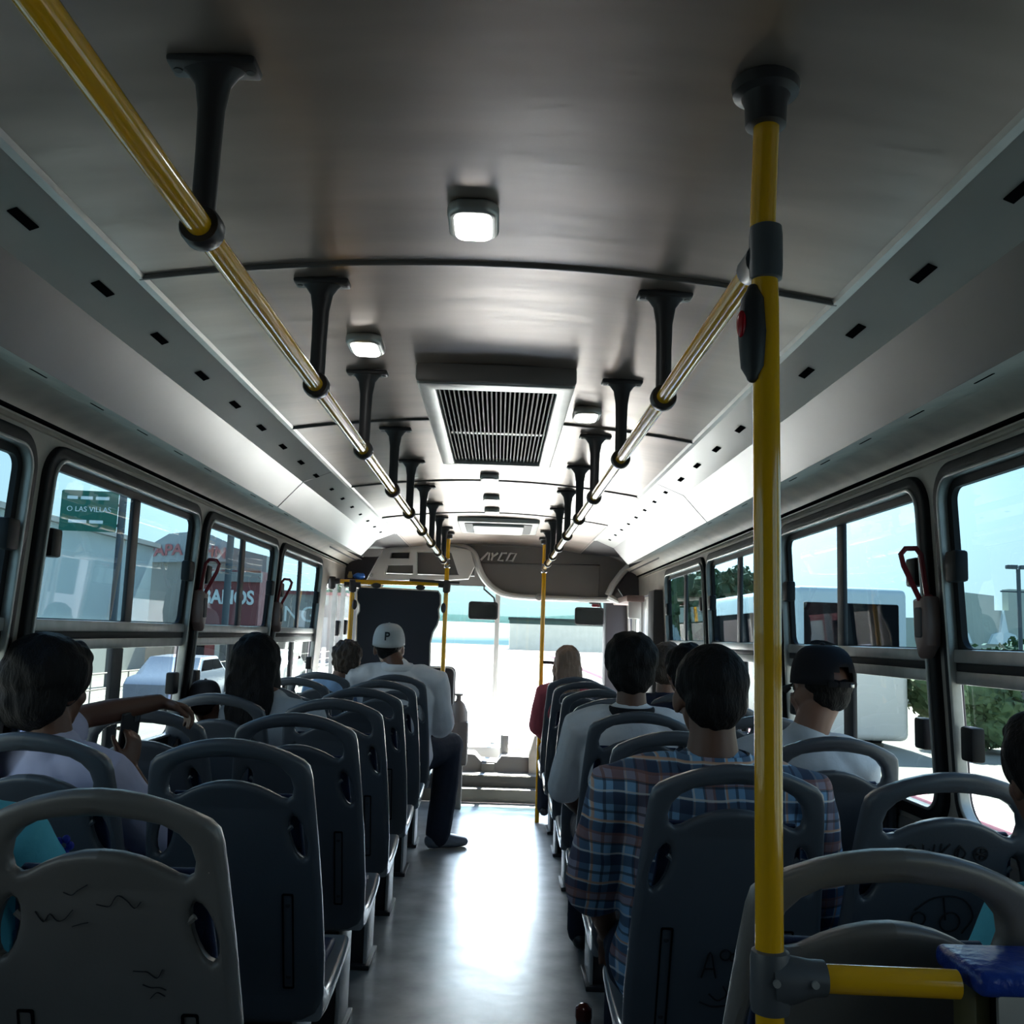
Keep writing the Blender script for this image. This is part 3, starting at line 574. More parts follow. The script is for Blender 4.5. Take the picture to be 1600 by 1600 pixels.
# front poles
for s, x in ((-1, -0.350), (1, 0.374)):
    t = thing('front_grab_pole', 'thin yellow pole at the front, %s of the aisle' % ('left' if s < 0 else 'right'), 'pole', (x, 7.08 if s < 0 else 7.25, 0))
    bm = B(); tube(bm, [(0, 0, 0), (0, 0, 2.07)], 0.0165, 16); obj('pole_tube', bm, M_YEL, t)
    bm = B(); lathe(bm, [(0.02, 2.04), (0.03, 2.045), (0.032, 2.07), (0.045, 2.075), (0.045, 2.092)], (0, 0, 0), 16); obj('ceiling_flange', bm, M_BRK, t)
    bm = B(); lathe(bm, [(0.018, RZ-0.035), (0.024, RZ-0.03), (0.024, RZ+0.03), (0.018, RZ+0.035)], (0, 0, 0), 16); tube(bm, [(0, 0, RZ), (0, -0.06, RZ)], 0.021, 12); obj('rail_connector', bm, M_CHR, t)
    if s > 0:
        bm = B(); tube(bm, [(0, 0, 1.16), (0.12, 0, 1.155)], 0.012, 8); obj('side_arm', bm, M_BRK, t)
# driver partition
t = thing('driver_partition', 'dark navy partition panel behind the driver in a yellow tube frame', 'partition', (-0.68, 7.10, 0))
Yp = 7.10
outl = [(562, 917), (685, 924), (688, 930), (688, 945), (685, 952), (686, 965), (683, 976), (676, 988), (672, 1004), (671, 1053), (668, 1200), (556, 1200), (557, 1000), (558, 962), (562, 955), (562, 945), (558, 938), (558, 925)]
bm = xz(plate(pz(outl, Yp), (), 0.012), Yp); o = hobj('partition_panel', bm, M_NAVY, t)
bm = B(); pts = [Vector((x, Yp, z)) for x, z in pz(outl, Yp)]; loft(bm, pts, [0.0075]*len(pts), 8, side=(0, 1, 0), closed=True); hobj('white_edging', bm, M_WHITE, t)
bm = B(); a, b = at(524, 908, Yp-0.02), at(699, 913, Yp-0.02); tube(bm, [a, b], 0.0165, 14); hobj('top_tube', bm, M_YEL, t)
a = at(551, 912, Yp-0.02); bm = B(); tube(bm, [a, (a.x-0.005, Yp-0.02, 0.0)], 0.0185, 14); hobj('side_tube', bm, M_YEL, t)
for p in ((551, 913), (698, 914), (519, 908)):
    c = at(*p, Yp-0.02); bm = B(); lathe(bm, [(0.018, -0.06), (0.027, -0.05), (0.03, 0.0), (0.027, 0.03), (0.018, 0.035)], c, 14); tube(bm, [c-Vector((0.06, 0, 0)), c+Vector((0.06 if p[0] < 690 else 0.0, 0, 0))], 0.023, 12); hobj('tube_connector', bm, M_BRK, t)
for p in ((588, 915), (657, 918), (554, 945), (693, 950)):
    c = at(*p, Yp-0.03); bm = B(); ell(bm, c, (0.035 if p[0] in (588, 657) else 0.02, 0.02, 0.02 if p[0] in (588, 657) else 0.038), 14, 10); hobj('panel_clip', bm, M_BRK, t)
bm = B(); a, b = at(640, 906, Yp-0.05), at(718, 911, Yp-0.05); tube(bm, [a, b], 0.010, 10); tag(obj('black_rod', bm, M_DK), 'thin black rod lying along the top tube of the driver partition', 'rod')
# mirrors
def mirror(px, py, lab, Y, rot, up):
    c = at(px, py, Y); t = thing('rear_view_mirror', lab, 'mirror', c, rot, 'interior mirrors by the windshield')
    bm = plate(rrect(-0.125, 0.125, -0.075, 0.075, 0.025, 5), (), 0.03, 0.008); remap(bm, lambda u, v, w_: (u, w_, v)); obj('mirror_housing', bm, M_DK, t)
    bm = plate(rrect(-0.113, 0.113, -0.063, 0.063, 0.02, 5), (), 0.004); remap(bm, lambda u, v, w_: (u, w_-0.016, v)); obj('mirror_glass', bm, M_MIRR, t)
    bm = B(); tube(bm, [(0.10, 0.01, 0.05), (0.09, 0.03, 0.11), (0.0, 0.0, up*0.7), (0.0, -0.05, up)], 0.008, 8); obj('mirror_arm', bm, M_DK, t)
mirror(755, 954, 'small rear view mirror hanging under the header, left of the windshield post', 8.16, 0.06, 0.26)
mirror(921, 963, 'small rear view mirror with a red clip above, on the right of the windshield', 8.16, -0.10, 0.16)
bm = B(); a = at(931, 946, 8.2); box(bm, a, (0.07, 0.04, 0.03), 0.008); tag(obj('red_clip', bm, M_RED), 'small red clip above the right rear view mirror', 'clip')
# emergency levers
def lever(x, y, z, s, lab):
    t = thing('emergency_window_lever', lab, 'lever', (x, y, z), 0, 'emergency window levers on the pillars')
    bm = B(); pr = [(-0.040, 0.075), (0.030, 0.080), (0.040, 0.0), (0.030, -0.05), (-0.01, -0.085), (-0.035, -0.03)]
    b2 = plate([(p[0], p[1]) for p in pr], (), 0.05, 0.014, 3); remap(b2, lambda u, v, w_: (-s*(0.02+w_), -u, v)); obj('lever_housing', b2, M_PINK, t)
    b2 = plate(rrect(-0.02, 0.02, -0.03, 0.05, 0.008), (), 0.012, 0.003); remap(b2, lambda u, v, w_: (-s*(0.043+w_), -u-0.004, v)); obj('lever_recess', b2, M_HDRD, t)
    b2 = B(); loft(b2, [(-s*0.040, -0.004, 0.070), (-s*0.085, -0.010, 0.160), (-s*0.092, -0.010, 0.190), (-s*0.078, -0.008, 0.206), (-s*0.048, -0.004, 0.208), (-s*0.034, 0.0, 0.192), (-s*0.018, 0.0, 0.070)], [0.0075]*7, 8, flat=True); obj('red_lever', b2, M_RED, t)
    b2 = B(); box(b2, (-s*0.02, -0.005, 0.06), (0.02, 0.03, 0.05), 0.005); obj('lever_hinge', b2, M_RED, t)
    return t
lever(1.205, 2.56, 1.41, 1, 'pinkish brown emergency lever with red handle on the nearest right window pillar')
lever(1.205, 3.97, 1.41, 1, 'emergency lever on the right pillar just behind the near yellow pole')
lever(-1.205, 3.97, 1.41, -1, 'pinkish brown emergency lever with red handle on the left pillar above the long-haired passenger')
lever(-1.205, 5.37, 1.41, -1, 'farther red-handled emergency lever on the left window pillars')
# blue topped box
t = thing('fare_barrier_box', 'steel box with chipped blue metal cap at the lower right corner', 'fare box', (0.722, 1.22, 0))
bm = B(); box(bm, (0.0, 0.0, 0.966), (0.22, 0.12, 0.028), 0.010, seg=3); obj('blue_cap', bm, M_BLUE, t)
bm = plate(rrect(-0.088, 0.11, 0.02, 0.955, 0.003), [rrect(-0.068, -0.010, 0.908, 0.926, 0.004)], 0.006); remap(bm, lambda u, v, w_: (u, -0.055+w_, v)); obj('steel_front', bm, M_STEEL, t)
bm = B(); box(bm, (0.012, 0.005, 0.49), (0.19, 0.10, 0.93)); obj('box_body', bm, M_SLOT, t)
bm = B(); box(bm, (-0.092, 0, 0.48), (0.018, 0.06, 0.955), 0.003); obj('side_post', bm, mat('side_post_olive', (0.10, 0.09, 0.04), 0.4), t)
# small fitting on the floor
t = thing('floor_fitting', 'small dark cylinder with a shiny reddish brown cap on the aisle floor', 'fitting', (0.352, 3.18, 0))
bm = B(); lathe(bm, [(0.028, 0), (0.028, 0.13), (0.024, 0.15), (0.024, 0.165)], (0, 0, 0), 20); obj('fitting_body', bm, M_DK, t)
bm = B(); lathe(bm, [(0.0245, 0.165), (0.027, 0.175), (0.026, 0.20), (0.012, 0.212), (0.0, 0.214)], (0, 0, 0), 20); obj('fitting_cap', bm, mat('brown_cap', (0.10, 0.02, 0.015), 0.12), t)
# ------------------------------------------------------------------ seats
def arcpts(f, a, b, n): return [f(a+(b-a)*i/n) for i in range(n+1)]
def seat_curve(x, z): return (1.04-z)*0.335+0.30*x*x
def make_seat(shell):
    t = thing('bus_seat', 'x', 'seat')
    R = []
    R += [(0.10, 0.375), (0.17, 0.378), (0.205, 0.40), (0.217, 0.45), (0.219, 0.55), (0.214, 0.70), (0.205, 0.85), (0.196, 0.96), (0.1915, 1.005), (0.186, 1.028), (0.172, 1.043)]
    R += [(x, 1.09-0.047*(x/0.172)**2*1.0) for x in (0.14, 0.105, 0.07, 0.035, 0.0)]
    outl = R+[(-x, z) for x, z in reversed(R[:-1])]
    hp = [(x, 1.046-0.9*x*x*1.35) for x in (0.0, 0.035, 0.07, 0.1)]+[(0.125, 1.020), (0.143, 1.000), (0.150, 0.975), (0.146, 0.955), (0.134, 0.948), (0.118, 0.952)]+[(x, 0.990-0.038*(x/0.118)**2) for x in (0.09, 0.06, 0.03, 0.0)]
    hole = hp+[(-x, z) for x, z in reversed(hp[1:-1])]
    def oval(s):
        return [(s*(0.160+0.019*math.cos(a)-0.012*math.sin(a)), 0.855+0.052*math.sin(a)) for a in [2*PI*k/16 for k in range(16)]]
    bm = plate(outl, [hole, oval(1), oval(-1)], 0.046, 0.017, 4)
    cuts(bm, [-0.18, -0.12, -0.06, 0, 0.06, 0.12, 0.18], [0.45+0.06*i for i in range(10)])
    # dished rear face inside the rim
    def f(u, v, w_):
        y = seat_curve(u, v)
        d = max(0.0, 1-max(abs(u)/0.19, 0))**0.6 if 0.40 < v < 0.985 else 0
        k = min(1.0, max(0.0, (0.975-v)/0.05))*min(1.0, max(0, (v-0.40)/0.06))
        if w_ < -0.01: y += 0.012*min(1, d*1.4)*k
        return (u, y+w_, v)
    remap(bm, f)
    obj('seat_back', bm, shell, t, sharp=50)
    bm = B()
    P = [(x, 0.885-0.080*math.cos(x/0.15*PI/2)) for x in [-0.145+0.29*k/16 for k in range(17)]]
    loft(bm, [(x, seat_curve(x, z)-0.0115+0.006, z) for x, z in P], [(0.004, 0.006)]*17, 6, side=(0, 1, 0), flat=True)
    P = [(x, 0.56+0.19*math.sqrt(max(0, 1-(x/0.150)**2))) for x in [-0.149+0.298*k/20 for k in range(21)]]
    loft(bm, [(x, seat_curve(x, z)-0.0115+0.006, z) for x, z in P], [(0.003, 0.006)]*21, 6, side=(0, 1, 0), flat=True)
    obj('moulded_ridge', bm, shell, t)
    for s in (-1, 1):
        b2 = plate(rrect(s*0.135-0.014, s*0.135+0.014, 0.47, 0.715, 0.004, 2), [rrect(s*0.135-0.010, s*0.135+0.010, 0.475, 0.71, 0.003, 2)], 0.006)
        remap(b2, lambda u, v, w_: (u, seat_curve(u, v)-0.015+w_, v)); o = obj('bracket_groove', b2, M_SLOT, t)
        for zz in (0.50, 0.685): b2 = B(); lathe(b2, [(0.006, -0.003), (0.006, 0.003)], (s*0.135, seat_curve(s*0.135, zz)-0.013, zz), 10, 'Y'); obj('screw', b2, M_DK, o)
    # front padding
    b2 = plate([(x*0.82, z*0.80+0.12) for x, z in outl if z < 1.05][::1], (), 0.024, 0.010, 3); cuts(b2, [-0.12, 0, 0.12], [0.6, 0.75, 0.85])
    remap(b2, lambda u, v, w_: (u, seat_curve(u, v)+0.030+w_, v)); obj('back_cushion', b2, M_CUSH, t)
    # pan
    pf = [(0.205, 0.385), (0.30, 0.375), (0.42, 0.385), (0.55, 0.40), (0.63, 0.415), (0.655, 0.44), (0.64, 0.462), (0.60, 0.452), (0.50, 0.435), (0.38, 0.425), (0.29, 0.43), (0.235, 0.47), (0.20, 0.50)]
    b2 = plate(pf, (), 0.43, 0.014, 3); remap(b2, lambda u, v, w_: (w_, u, v)); obj('seat_pan', b2, mat('seat_pan_plastic', (0.24, 0.26, 0.28), 0.25) if 'seat_pan_plastic' not in MATS else MATS['seat_pan_plastic'], t)
    b2 = B(); box(b2, (0, 0.445, 0.452), (0.36, 0.34, 0.026), 0.011, seg=3); obj('seat_cushion', b2, M_CUSH, t)
    b2 = B(); box(b2, (0, 0.43, 0.19), (0.24, 0.20, 0.38), 0.006); box(b2, (0, 0.43, 0.010), (0.30, 0.26, 0.02), 0.004); obj('pedestal', b2, M_DK, t)
    for s in (-1, 1):
        b2 = B(); box(b2, (s*0.128, 0.43, 0.19), (0.014, 0.22, 0.36), 0.004); obj('pedestal_plate', b2, M_LEG, t)
    return t
seatA = make_seat(M_SEAT); seatB = make_seat(M_SEATN)
used = {}
def seat(x, y, kind, label, grp):
    src = seatB if kind else seatA
    if not used.get(kind): used[kind] = 1; r = src; r.location = (x, y, 0); r['label'] = label; r['group'] = grp; return r
    return dup(src, (x, y, 0), label, grp)
XA, XW = 0.5775, 1.045
o9 = ['nearest the camera', 'second from the camera', 'third from the camera', 'fourth from the camera', 'fifth from the camera', 'sixth from the camera', 'seventh from the camera', 'farthest from the camera']
GL, GR = 'plastic seats left of the aisle', 'plastic seats right of the aisle'
YL = [1.58, 2.32, 3.06, 3.75, 4.50, 5.25, 5.98]
YR = [1.31, 2.14, 2.87, 3.59, 4.33, 5.05, 5.85, 6.52]
LS = {}
for i, y in enumerate(YL):
    LS['LA%d' % i] = seat(-XA, y, 1 if i == 0 else 0, ('brownish grey seat directly left of the aisle, ' if i == 0 else 'blue grey seat directly left of the aisle, ')+(o9[i] if i < 6 else 'under the big man in the white cap'), GL)
for i, y in enumerate([1.56]+[2.31, 3.04, 3.81, 4.53, 5.25, 5.98]):
    lab = ['seat by the left windows under the passenger in teal', 'seat by the left windows in front of the teal sleeve, holding the boy in lavender', 'seat by the left windows gripped by the raised hand', 'seat by the left windows behind the long-haired woman and child', 'seat by the left windows in front of the long-haired woman', 'empty seat by the left windows behind the curly-haired boy', 'seat by the left windows under the curly-haired boy'][i]
    LS['LW%d' % i] = seat(-XW, y, 0, lab, GL)
rl = ['light grey seat directly right of the aisle, nearest, behind the yellow rail', 'seat behind the man in the plaid shirt', 'empty seat in front of the man in the plaid shirt', 'seat behind the young man in the pale raglan shirt', 'empty seat right of the aisle, first in front of the raglan shirt', 'empty seat right of the aisle, second in front of the raglan shirt', 'empty seat right of the aisle, two behind the blond passenger', 'seat directly behind the blond passenger in red']
for i, y in enumerate(YR): LS['RA%d' % i] = seat(XA+0.0, y, 1 if i == 0 else 0, rl[i], GR)
rw = ['seat by the right windows under the dark-haired passenger at the picture edge', 'seat by the right windows with black graffiti, beside the plaid shirt', 'seat by the right windows behind the man in the black cap', 'seat by the right windows in front of the man in the black cap', 'seat by the right windows, fifth row', 'seat by the right windows, sixth row']
for i, y in enumerate([1.33, 2.12, 2.86, 3.60, 4.34, 5.06]): LS['RW%d' % i] = seat(XW-0.005, y, 0, rw[i], GR)
# graffiti as ink strokes on the shells
def ink(seatobj, strokes, r=0.0016, name='graffiti'):
    bm = B()
    for s in strokes:
        pts = catmull([Vector((x, seat_curve(x, z)-0.0135-0.0012*(1 if abs(x) < 0.15 else 6), z)) for x, z in s], 4) if len(s) > 2 else [Vector((x, seat_curve(x, z)-0.0135, z)) for x, z in s]
        loft(bm, pts, [(0.0015, r)]*len(pts), 5, side=(0, 1, 0))
    obj(name, bm, M_INK, seatobj)
def circ(cx, cz, r, n=10): return [(cx+r*math.cos(2*PI*k/n), cz+r*math.sin(2*PI*k/n)) for k in range(n+1)]
ink(LS['RW1'], [circ(-0.085, 0.915, 0.012), circ(-0.078, 0.912, 0.007), [(-0.06, 0.93), (-0.055, 0.905), (-0.045, 0.92)], circ(-0.037, 0.905, 0.007), [(-0.035, 0.93), (-0.036, 0.90)], [(-0.02, 0.932), (-0.022, 0.885)],
    [(-0.02, 0.91), (-0.002, 0.932)], [(-0.02, 0.91), (-0.004, 0.90)], circ(0.004, 0.893, 0.007), [(0.02, 0.93), (0.010, 0.912), (0.022, 0.897), (0.034, 0.913), (0.02, 0.93)], [(0.02, 0.93), (0.015, 0.88)], circ(0.068, 0.912, 0.015), [(0.068, 0.927), (0.068, 0.897)], [(0.054, 0.918), (0.082, 0.906)], [(0.054, 0.906), (0.082, 0.918)],
    [(-0.06, 0.78), (-0.02, 0.81), (0.04, 0.81), (0.07, 0.77), (0.05, 0.73)], [(0.0, 0.81), (0.01, 0.76)], circ(0.02, 0.755, 0.022), circ(-0.05, 0.76, 0.015)], 0.0022)
ink(LS['RA1'], [[(-0.05, 0.60), (-0.035, 0.66), (-0.018, 0.60)], [(-0.045, 0.62), (-0.022, 0.62)], circ(0.0, 0.655, 0.012), circ(0.018, 0.65, 0.008), [(-0.03, 0.56), (-0.01, 0.545), (0.01, 0.56), (0.0, 0.58)], [(-0.05, 0.54), (-0.02, 0.53), (0.02, 0.535)]], 0.0022)
_r = random.Random(4)
ink(LS['LA0'], [[(x0+0.012*k+0.004*_r.random(), z0+0.014*(_r.random()-0.5)*(1+k % 2)) for k in range(n_)] for x0, z0, n_ in ((-0.06, 0.925, 4), (-0.01, 0.905, 7), (-0.11, 0.88, 6), (-0.05, 0.865, 3), (0.045, 0.79, 5), (0.06, 0.765, 4), (0.07, 0.745, 3))], 0.0009)
#@PEOPLE
# ------------------------------------------------------------------ people
def R3(ax, deg): return Matrix.Rotation(math.radians(deg), 3, ax)
def head_mesh(bm, hc, rot, sc=1.0):
    """skull, jaw, nose, ears, neck anchor; +y is forward"""
    def e(c, r, rr=None):
        g = ell(bm, (0, 0, 0), [x*sc for x in r], 18, 14, rr)
        bmesh.ops.translate(bm, vec=Vector(c)*sc, verts=g); bmesh.ops.rotate(bm, cent=(0, 0, 0), matrix=rot, verts=g); bmesh.ops.translate(bm, vec=hc, verts=g)
    e((0, -0.005, 0.025), (0.077, 0.093, 0.085)); e((0, 0.030, -0.035), (0.060, 0.062, 0.075)); e((0, 0.05, -0.085), (0.032, 0.032, 0.026))
    e((0, 0.093, -0.020), (0.013, 0.018, 0.022)); e((0, 0.078, 0.0), (0.010, 0.014, 0.035)); e((0, 0.085, -0.056), (0.025, 0.010, 0.008)); e((0, 0.083, -0.066), (0.021, 0.011, 0.007))
    e((0, 0.078, 0.030), (0.055, 0.016, 0.010))
    for s in (-1, 1):
        e((s*0.080, -0.002, -0.012), (0.009, 0.020, 0.032), R3('Z', s*-20)); e((s*0.045, 0.055, -0.025), (0.02, 0.025, 0.025))
def hand(bm, wrist, d, nrm, right=1, curl=0.6, sc=1.0, spread=0.2):
    """d: pointing direction, nrm: back of the hand, five unequal bent fingers"""
    d = Vector(d).normalized(); nrm = Vector(nrm); nrm = (nrm-d*nrm.dot(d)).normalized(); sd_ = d.cross(nrm).normalized()*right
    w = Vector(wrist)
    loft(bm, [w-d*0.02*sc, w+d*0.02*sc, w+d*0.05*sc, w+d*0.085*sc], [(0.026*sc, 0.019*sc), (0.033*sc, 0.017*sc), (0.040*sc, 0.0155*sc), (0.038*sc, 0.013*sc)], 12, side=sd_)
    for k, (off, ln) in enumerate(((-0.029, 0.060), (-0.010, 0.074), (0.010, 0.080), (0.029, 0.072))):
        p = w+d*0.080*sc+sd_*off*sc; dd = (d+sd_*off*spread*8*0.3).normalized(); pts = [p]; a = 0
        for j, fr in enumerate((0.42, 0.32, 0.26)):
            a += curl*(0.6, 0.8, 0.6)[j]; v = dd*math.cos(a)-nrm*math.sin(a); p = p+v*ln*fr*sc; pts.append(p)
        loft(bm, [w+d*0.055*sc+sd_*off*sc*0.9]+pts, [0.0095*sc, 0.0092*sc, 0.0088*sc, 0.0082*sc, 0.0070*sc], 8)
    b = w+d*0.022*sc+sd_*0.028*sc; v = (d*0.62+sd_*0.65-nrm*0.30).normalized(); v2 = (d*0.85+sd_*0.15-nrm*(0.25+0.3*curl)).normalized()
    loft(bm, [b-sd_*0.012*sc, b+v*0.036*sc, b+v*0.036*sc+v2*0.030*sc, b+v*0.036*sc+v2*0.052*sc], [0.013*sc, 0.011*sc, 0.0095*sc, 0.0075*sc], 8)
def person(name, label, loc, skin, shirt, pants, hair, H=None, vox=0.008, turn=0, lean=14, w=1.0, arms=None, head=(0, 0, 0), sc=1.0, hoff=(0, 0, 0), legs=True, hands=None, sleeve=0.5, legpos=None, folds=0.006, collar=None, thick=1.0, lw=1.0, fdir=(0, 1)):
    t = thing(name, label, 'person', loc, math.radians(turn)); L = R3('X', lean)   # lean back
    def U(x, y, z): return L @ Vector((x*sc, y*sc, z*sc))
    sh = [U(s*0.183*w, 0, 0.545) for s in (-1, 1)]
    arms = arms or {}
    A = []
    for i, s in enumerate((-1, 1)):
        el, wr = arms.get(i, ((s*0.25*w, 0.06, 0.28), (s*0.10, 0.27, 0.14)))
        A.append((sh[i], Vector(el)*sc, Vector(wr)*sc))
    hc = U(0, 0, 0.62)+Vector(hoff)*sc+Vector((0, 0.035, 0.150))*sc; hr = R3('Z', head[2]) @ R3('X', head[0]) @ R3('Y', head[1])
    neck0 = U(0, -0.005, 0.60); lp = legpos or [((-0.11, 0.44, 0.07), (-0.12, 0.43, -0.36)), ((0.11, 0.44, 0.07), (0.12, 0.43, -0.36))]
    b = B()
    tor = [U(0, 0.02, 0.09), U(0, 0.01, 0.21), U(0, 0, 0.34), U(0, -0.005, 0.46), U(0, -0.005, 0.545), U(0, -0.003, 0.59)]
    tr = [(0.165*w, 0.115*thick), (0.150*w, 0.108*thick), (0.158*w, 0.112*thick), (0.172*w, 0.108*thick), (0.155*w, 0.085), (0.085*w, 0.062)]
    k = lambda rr, g=0.0: [((a*sc+g), (c*sc+g)) for a, c in rr]
    loft(b, tor, k(tr), 20)
    loft(b, [neck0, (neck0+hc)/2+Vector((0, -0.012*sc, 0)), hc+hr @ Vector((0, -0.015, -0.02))*sc], [0.062*sc*min(w, 1.15), 0.056*sc, 0.055*sc], 14)
    head_mesh(b, hc, hr, sc*1.02)
    for i, s in enumerate((-1, 1)):
        a, e_, wr = A[i]
        loft(b, [U(s*0.12*w, 0, 0.548), a], [0.050*sc, 0.050*sc], 12)
        loft(b, [a, (a+e_)/2, e_], [0.050*sc*max(1, w*0.95), 0.045*sc*max(1, w*0.95), 0.037*sc], 12); loft(b, [e_, e_+(wr-e_)*0.35, wr], [0.037*sc, 0.038*sc, 0.026*sc], 12)
        hs = (hands or {}).get(i, ((wr-e_).normalized(), (0, 0, 1), 0.7, 1))
        hand(b, wr, hs[0], hs[1], -s*hs[3], hs[2], sc*0.97)
        if legs:
            kn, an = Vector(lp[i][0])*sc, Vector(lp[i][1])*sc; hp = Vector((s*0.09*w, 0.06, 0.09))*sc
            loft(b, [hp, (hp+kn)/2, kn], [0.082*sc*w, 0.070*sc*w, 0.054*sc*lw], 14); loft(b, [kn, kn+(an-kn)*0.35, an], [0.052*sc*lw, 0.050*sc*lw, 0.034*sc], 12)
            fd = fdir if i == 1 else (0, 1)
            loft(b, [an+Vector((fd[0]*q_, fd[1]*q_, z_))*sc for q_, z_ in ((-0.03, -0.045), (0.05, -0.052), (0.13, -0.062))], [(0.030*sc, 0.028*sc), (0.034*sc, 0.025*sc), (0.030*sc, 0.016*sc)], 10)
    body = obj('body', remesh(b, vox, 5), skin, t, sharp=180)
    # eyes
    for s in (-1, 1):
        b = B(); c = hc+hr @ (Vector((s*0.031, 0.076, 0.008))*sc*1.02); ell(b, c, (0.012*sc,)*3, 12, 8); obj('eye', b, M_EYE, t)
    # shirt
    b = B(); g = 0.018
    loft(b, tor[:-1]+[U(0, -0.004, 0.585), U(0, -0.002, 0.600)], [(x+g, y+g) for x, y in k(tr[:-1])]+[(0.100*w*sc+g, 0.060*sc+g), (0.060*w*sc+g, 0.052*sc+g)], 20)
    for i, s in enumerate((-1, 1)):
        a, e_, wr = A[i]; q = a+(e_-a)*min(1, sleeve*1.25)
        loft(b, [U(s*0.06*w, 0, 0.570), U(s*0.12*w, 0, 0.558), a+Vector((0, 0, 0.002)), (a+q)/2, q], [0.046*sc+g, 0.052*sc+g, 0.054*sc+g, 0.054*sc*max(1, w*0.95)+g, 0.050*sc*max(1, w*0.95)+g], 14, flat=False)
        if sleeve > 0.85:
            fe = e_+(wr-e_)*(0.4 if sleeve < 1 else 0.9); loft(b, [e_, (e_+fe)/2, fe], [0.048*sc+g*0.6, 0.046*sc+g*0.5, 0.036*sc+g*0.5], 12)
    obj('shirt', remesh(b, max(vox, 0.007), 6, folds, 0.07), shirt, t, sharp=180)
    if collar:
        b = B(); loft(b, [neck0+Vector((0.080*sc*math.cos(q)*min(w, 1.1), 0.076*sc*math.sin(q)-0.004, 0.018+0.006*math.sin(q))) for q in [2*PI*j/20 for j in range(20)]], [(collar[1], 0.009)]*20, 8, side=(0, 0, 1), closed=True); obj('collar', b, collar[0], t)
    if legs:
        b = B()
        for i, s in enumerate((-1, 1)):
            kn, an = Vector(lp[i][0])*sc, Vector(lp[i][1])*sc; hp = Vector((s*0.09*w, 0.06, 0.09))*sc; g2 = 0.010
            loft(b, [hp, (hp+kn)/2, kn], [0.084*sc*w+g2, 0.073*sc*w+g2, 0.058*sc*lw+g2], 14); loft(b, [kn, kn+(an-kn)*0.4, an-Vector((0, 0, 0.015*sc))], [0.056*sc*lw+g2, 0.056*sc*lw+g2, 0.048*sc*lw+g2], 12, flat=False)
        loft(b, [Vector((0, 0.03, 0.09))*sc, Vector((0, 0.02, 0.17))*sc], [(0.17*w*sc+0.008, 0.12*thick*sc), (0.155*w*sc+0.008, 0.112*thick*sc)], 16)
        obj('trousers', remesh(b, 0.009, 4, 0.004, 0.08), pants, t, sharp=180)
        for i in (0, 1):
            an = Vector(lp[i][1])*sc; b = B(); fd = fdir if i == 1 else (0, 1)
            loft(b, [an+Vector((fd[0]*q_, fd[1]*q_, z_))*sc for q_, z_ in ((-0.035, -0.045), (0.03, -0.045), (0.10, -0.056), (0.165, -0.062))], [(0.037*sc*lw, 0.036*sc*lw), (0.042*sc*lw, 0.036*sc*lw), (0.045*sc*lw, 0.030*sc*lw), (0.036*sc*lw, 0.022*sc*lw)], 12)
            remap(b, lambda x, y, z: (x, y, max(z, an.z-0.086*sc))); obj('shoe', b, M_SHOE if name != 'seated_large_man' else M_SHOE2, t)
    # hair
    def hb(fn, nm, m, disp=0.006, vx=0.006, ds=0.02, sm=2):
        b = B(); fn(b); b.verts.ensure_lookup_table(); 
        for v in b.verts: v.co = hc+hr @ (v.co*sc*1.02)
        return obj(nm, remesh(b, vx, sm, disp, ds), m, t, sharp=180)
    def cutcap(b, back, front, ny=-0.045, inner=True):
        pass
    style, hm = hair
    if style == 'short':
        def fn(b):
            ell(b, (0, -0.018, 0.040), (0.086, 0.092, 0.086)); ell(b, (0, -0.055, -0.005), (0.072, 0.050, 0.070)); ell(b, (0, 0.045, 0.078), (0.062, 0.035, 0.028))
        hb(fn, 'hair', hm, 0.004)
    elif style == 'full':
        def fn(b):
            ell(b, (0, -0.018, 0.044), (0.100, 0.104, 0.098)); ell(b, (0, -0.050, -0.010), (0.086, 0.062, 0.082)); ell(b, (0, 0.050, 0.082), (0.070, 0.044, 0.034))
        hb(fn, 'hair', hm, 0.010, ds=0.03)
    elif style == 'huge':
        def fn(b):
            ell(b, (0, -0.022, 0.040), (0.116, 0.112, 0.104)); ell(b, (0, -0.055, -0.022), (0.102, 0.068, 0.088)); ell(b, (0, 0.050, 0.086), (0.078, 0.046, 0.038))
        hb(fn, 'hair', hm, 0.010, ds=0.03)
    elif style == 'curly':
        def fn(b):
            ell(b, (0, -0.018, 0.040), (0.094, 0.098, 0.090)); ell(b, (0, -0.055, -0.012), (0.080, 0.055, 0.076)); ell(b, (0, 0.045, 0.078), (0.066, 0.040, 0.032))
        hb(fn, 'hair', hm, 0.014, 0.005, 0.018, 1)
    elif style in ('long', 'longwide'):
        q = 1.0 if style == 'long' else 1.12
        def fn(b):
            ell(b, (0, -0.014, 0.040), (0.092*q, 0.100, 0.092*q)); ell(b, (0, -0.055, -0.01), (0.086*q, 0.055, 0.082)); ell(b, (0, 0.045, 0.080), (0.066, 0.035, 0.028))
            loft(b, [(0, -0.055, 0.02), (0, -0.080, -0.08), (0.004, -0.115, -0.18), (0.01, -0.135, -0.27), (0.015, -0.145, -0.36)], [(0.088*q, 0.045), (0.090*q, 0.042), (0.084*q, 0.034), (0.070*q, 0.028), (0.035, 0.014)], 16)
            for s in (-1, 1): loft(b, [(s*0.078, 0.01, 0.03), (s*0.090, -0.01, -0.06), (s*0.088, -0.05, -0.14)], [(0.018, 0.04), (0.018, 0.04), (0.016, 0.03)], 10)
        hb(fn, 'hair', hm, 0.008, ds=0.025)
    elif style == 'cap':
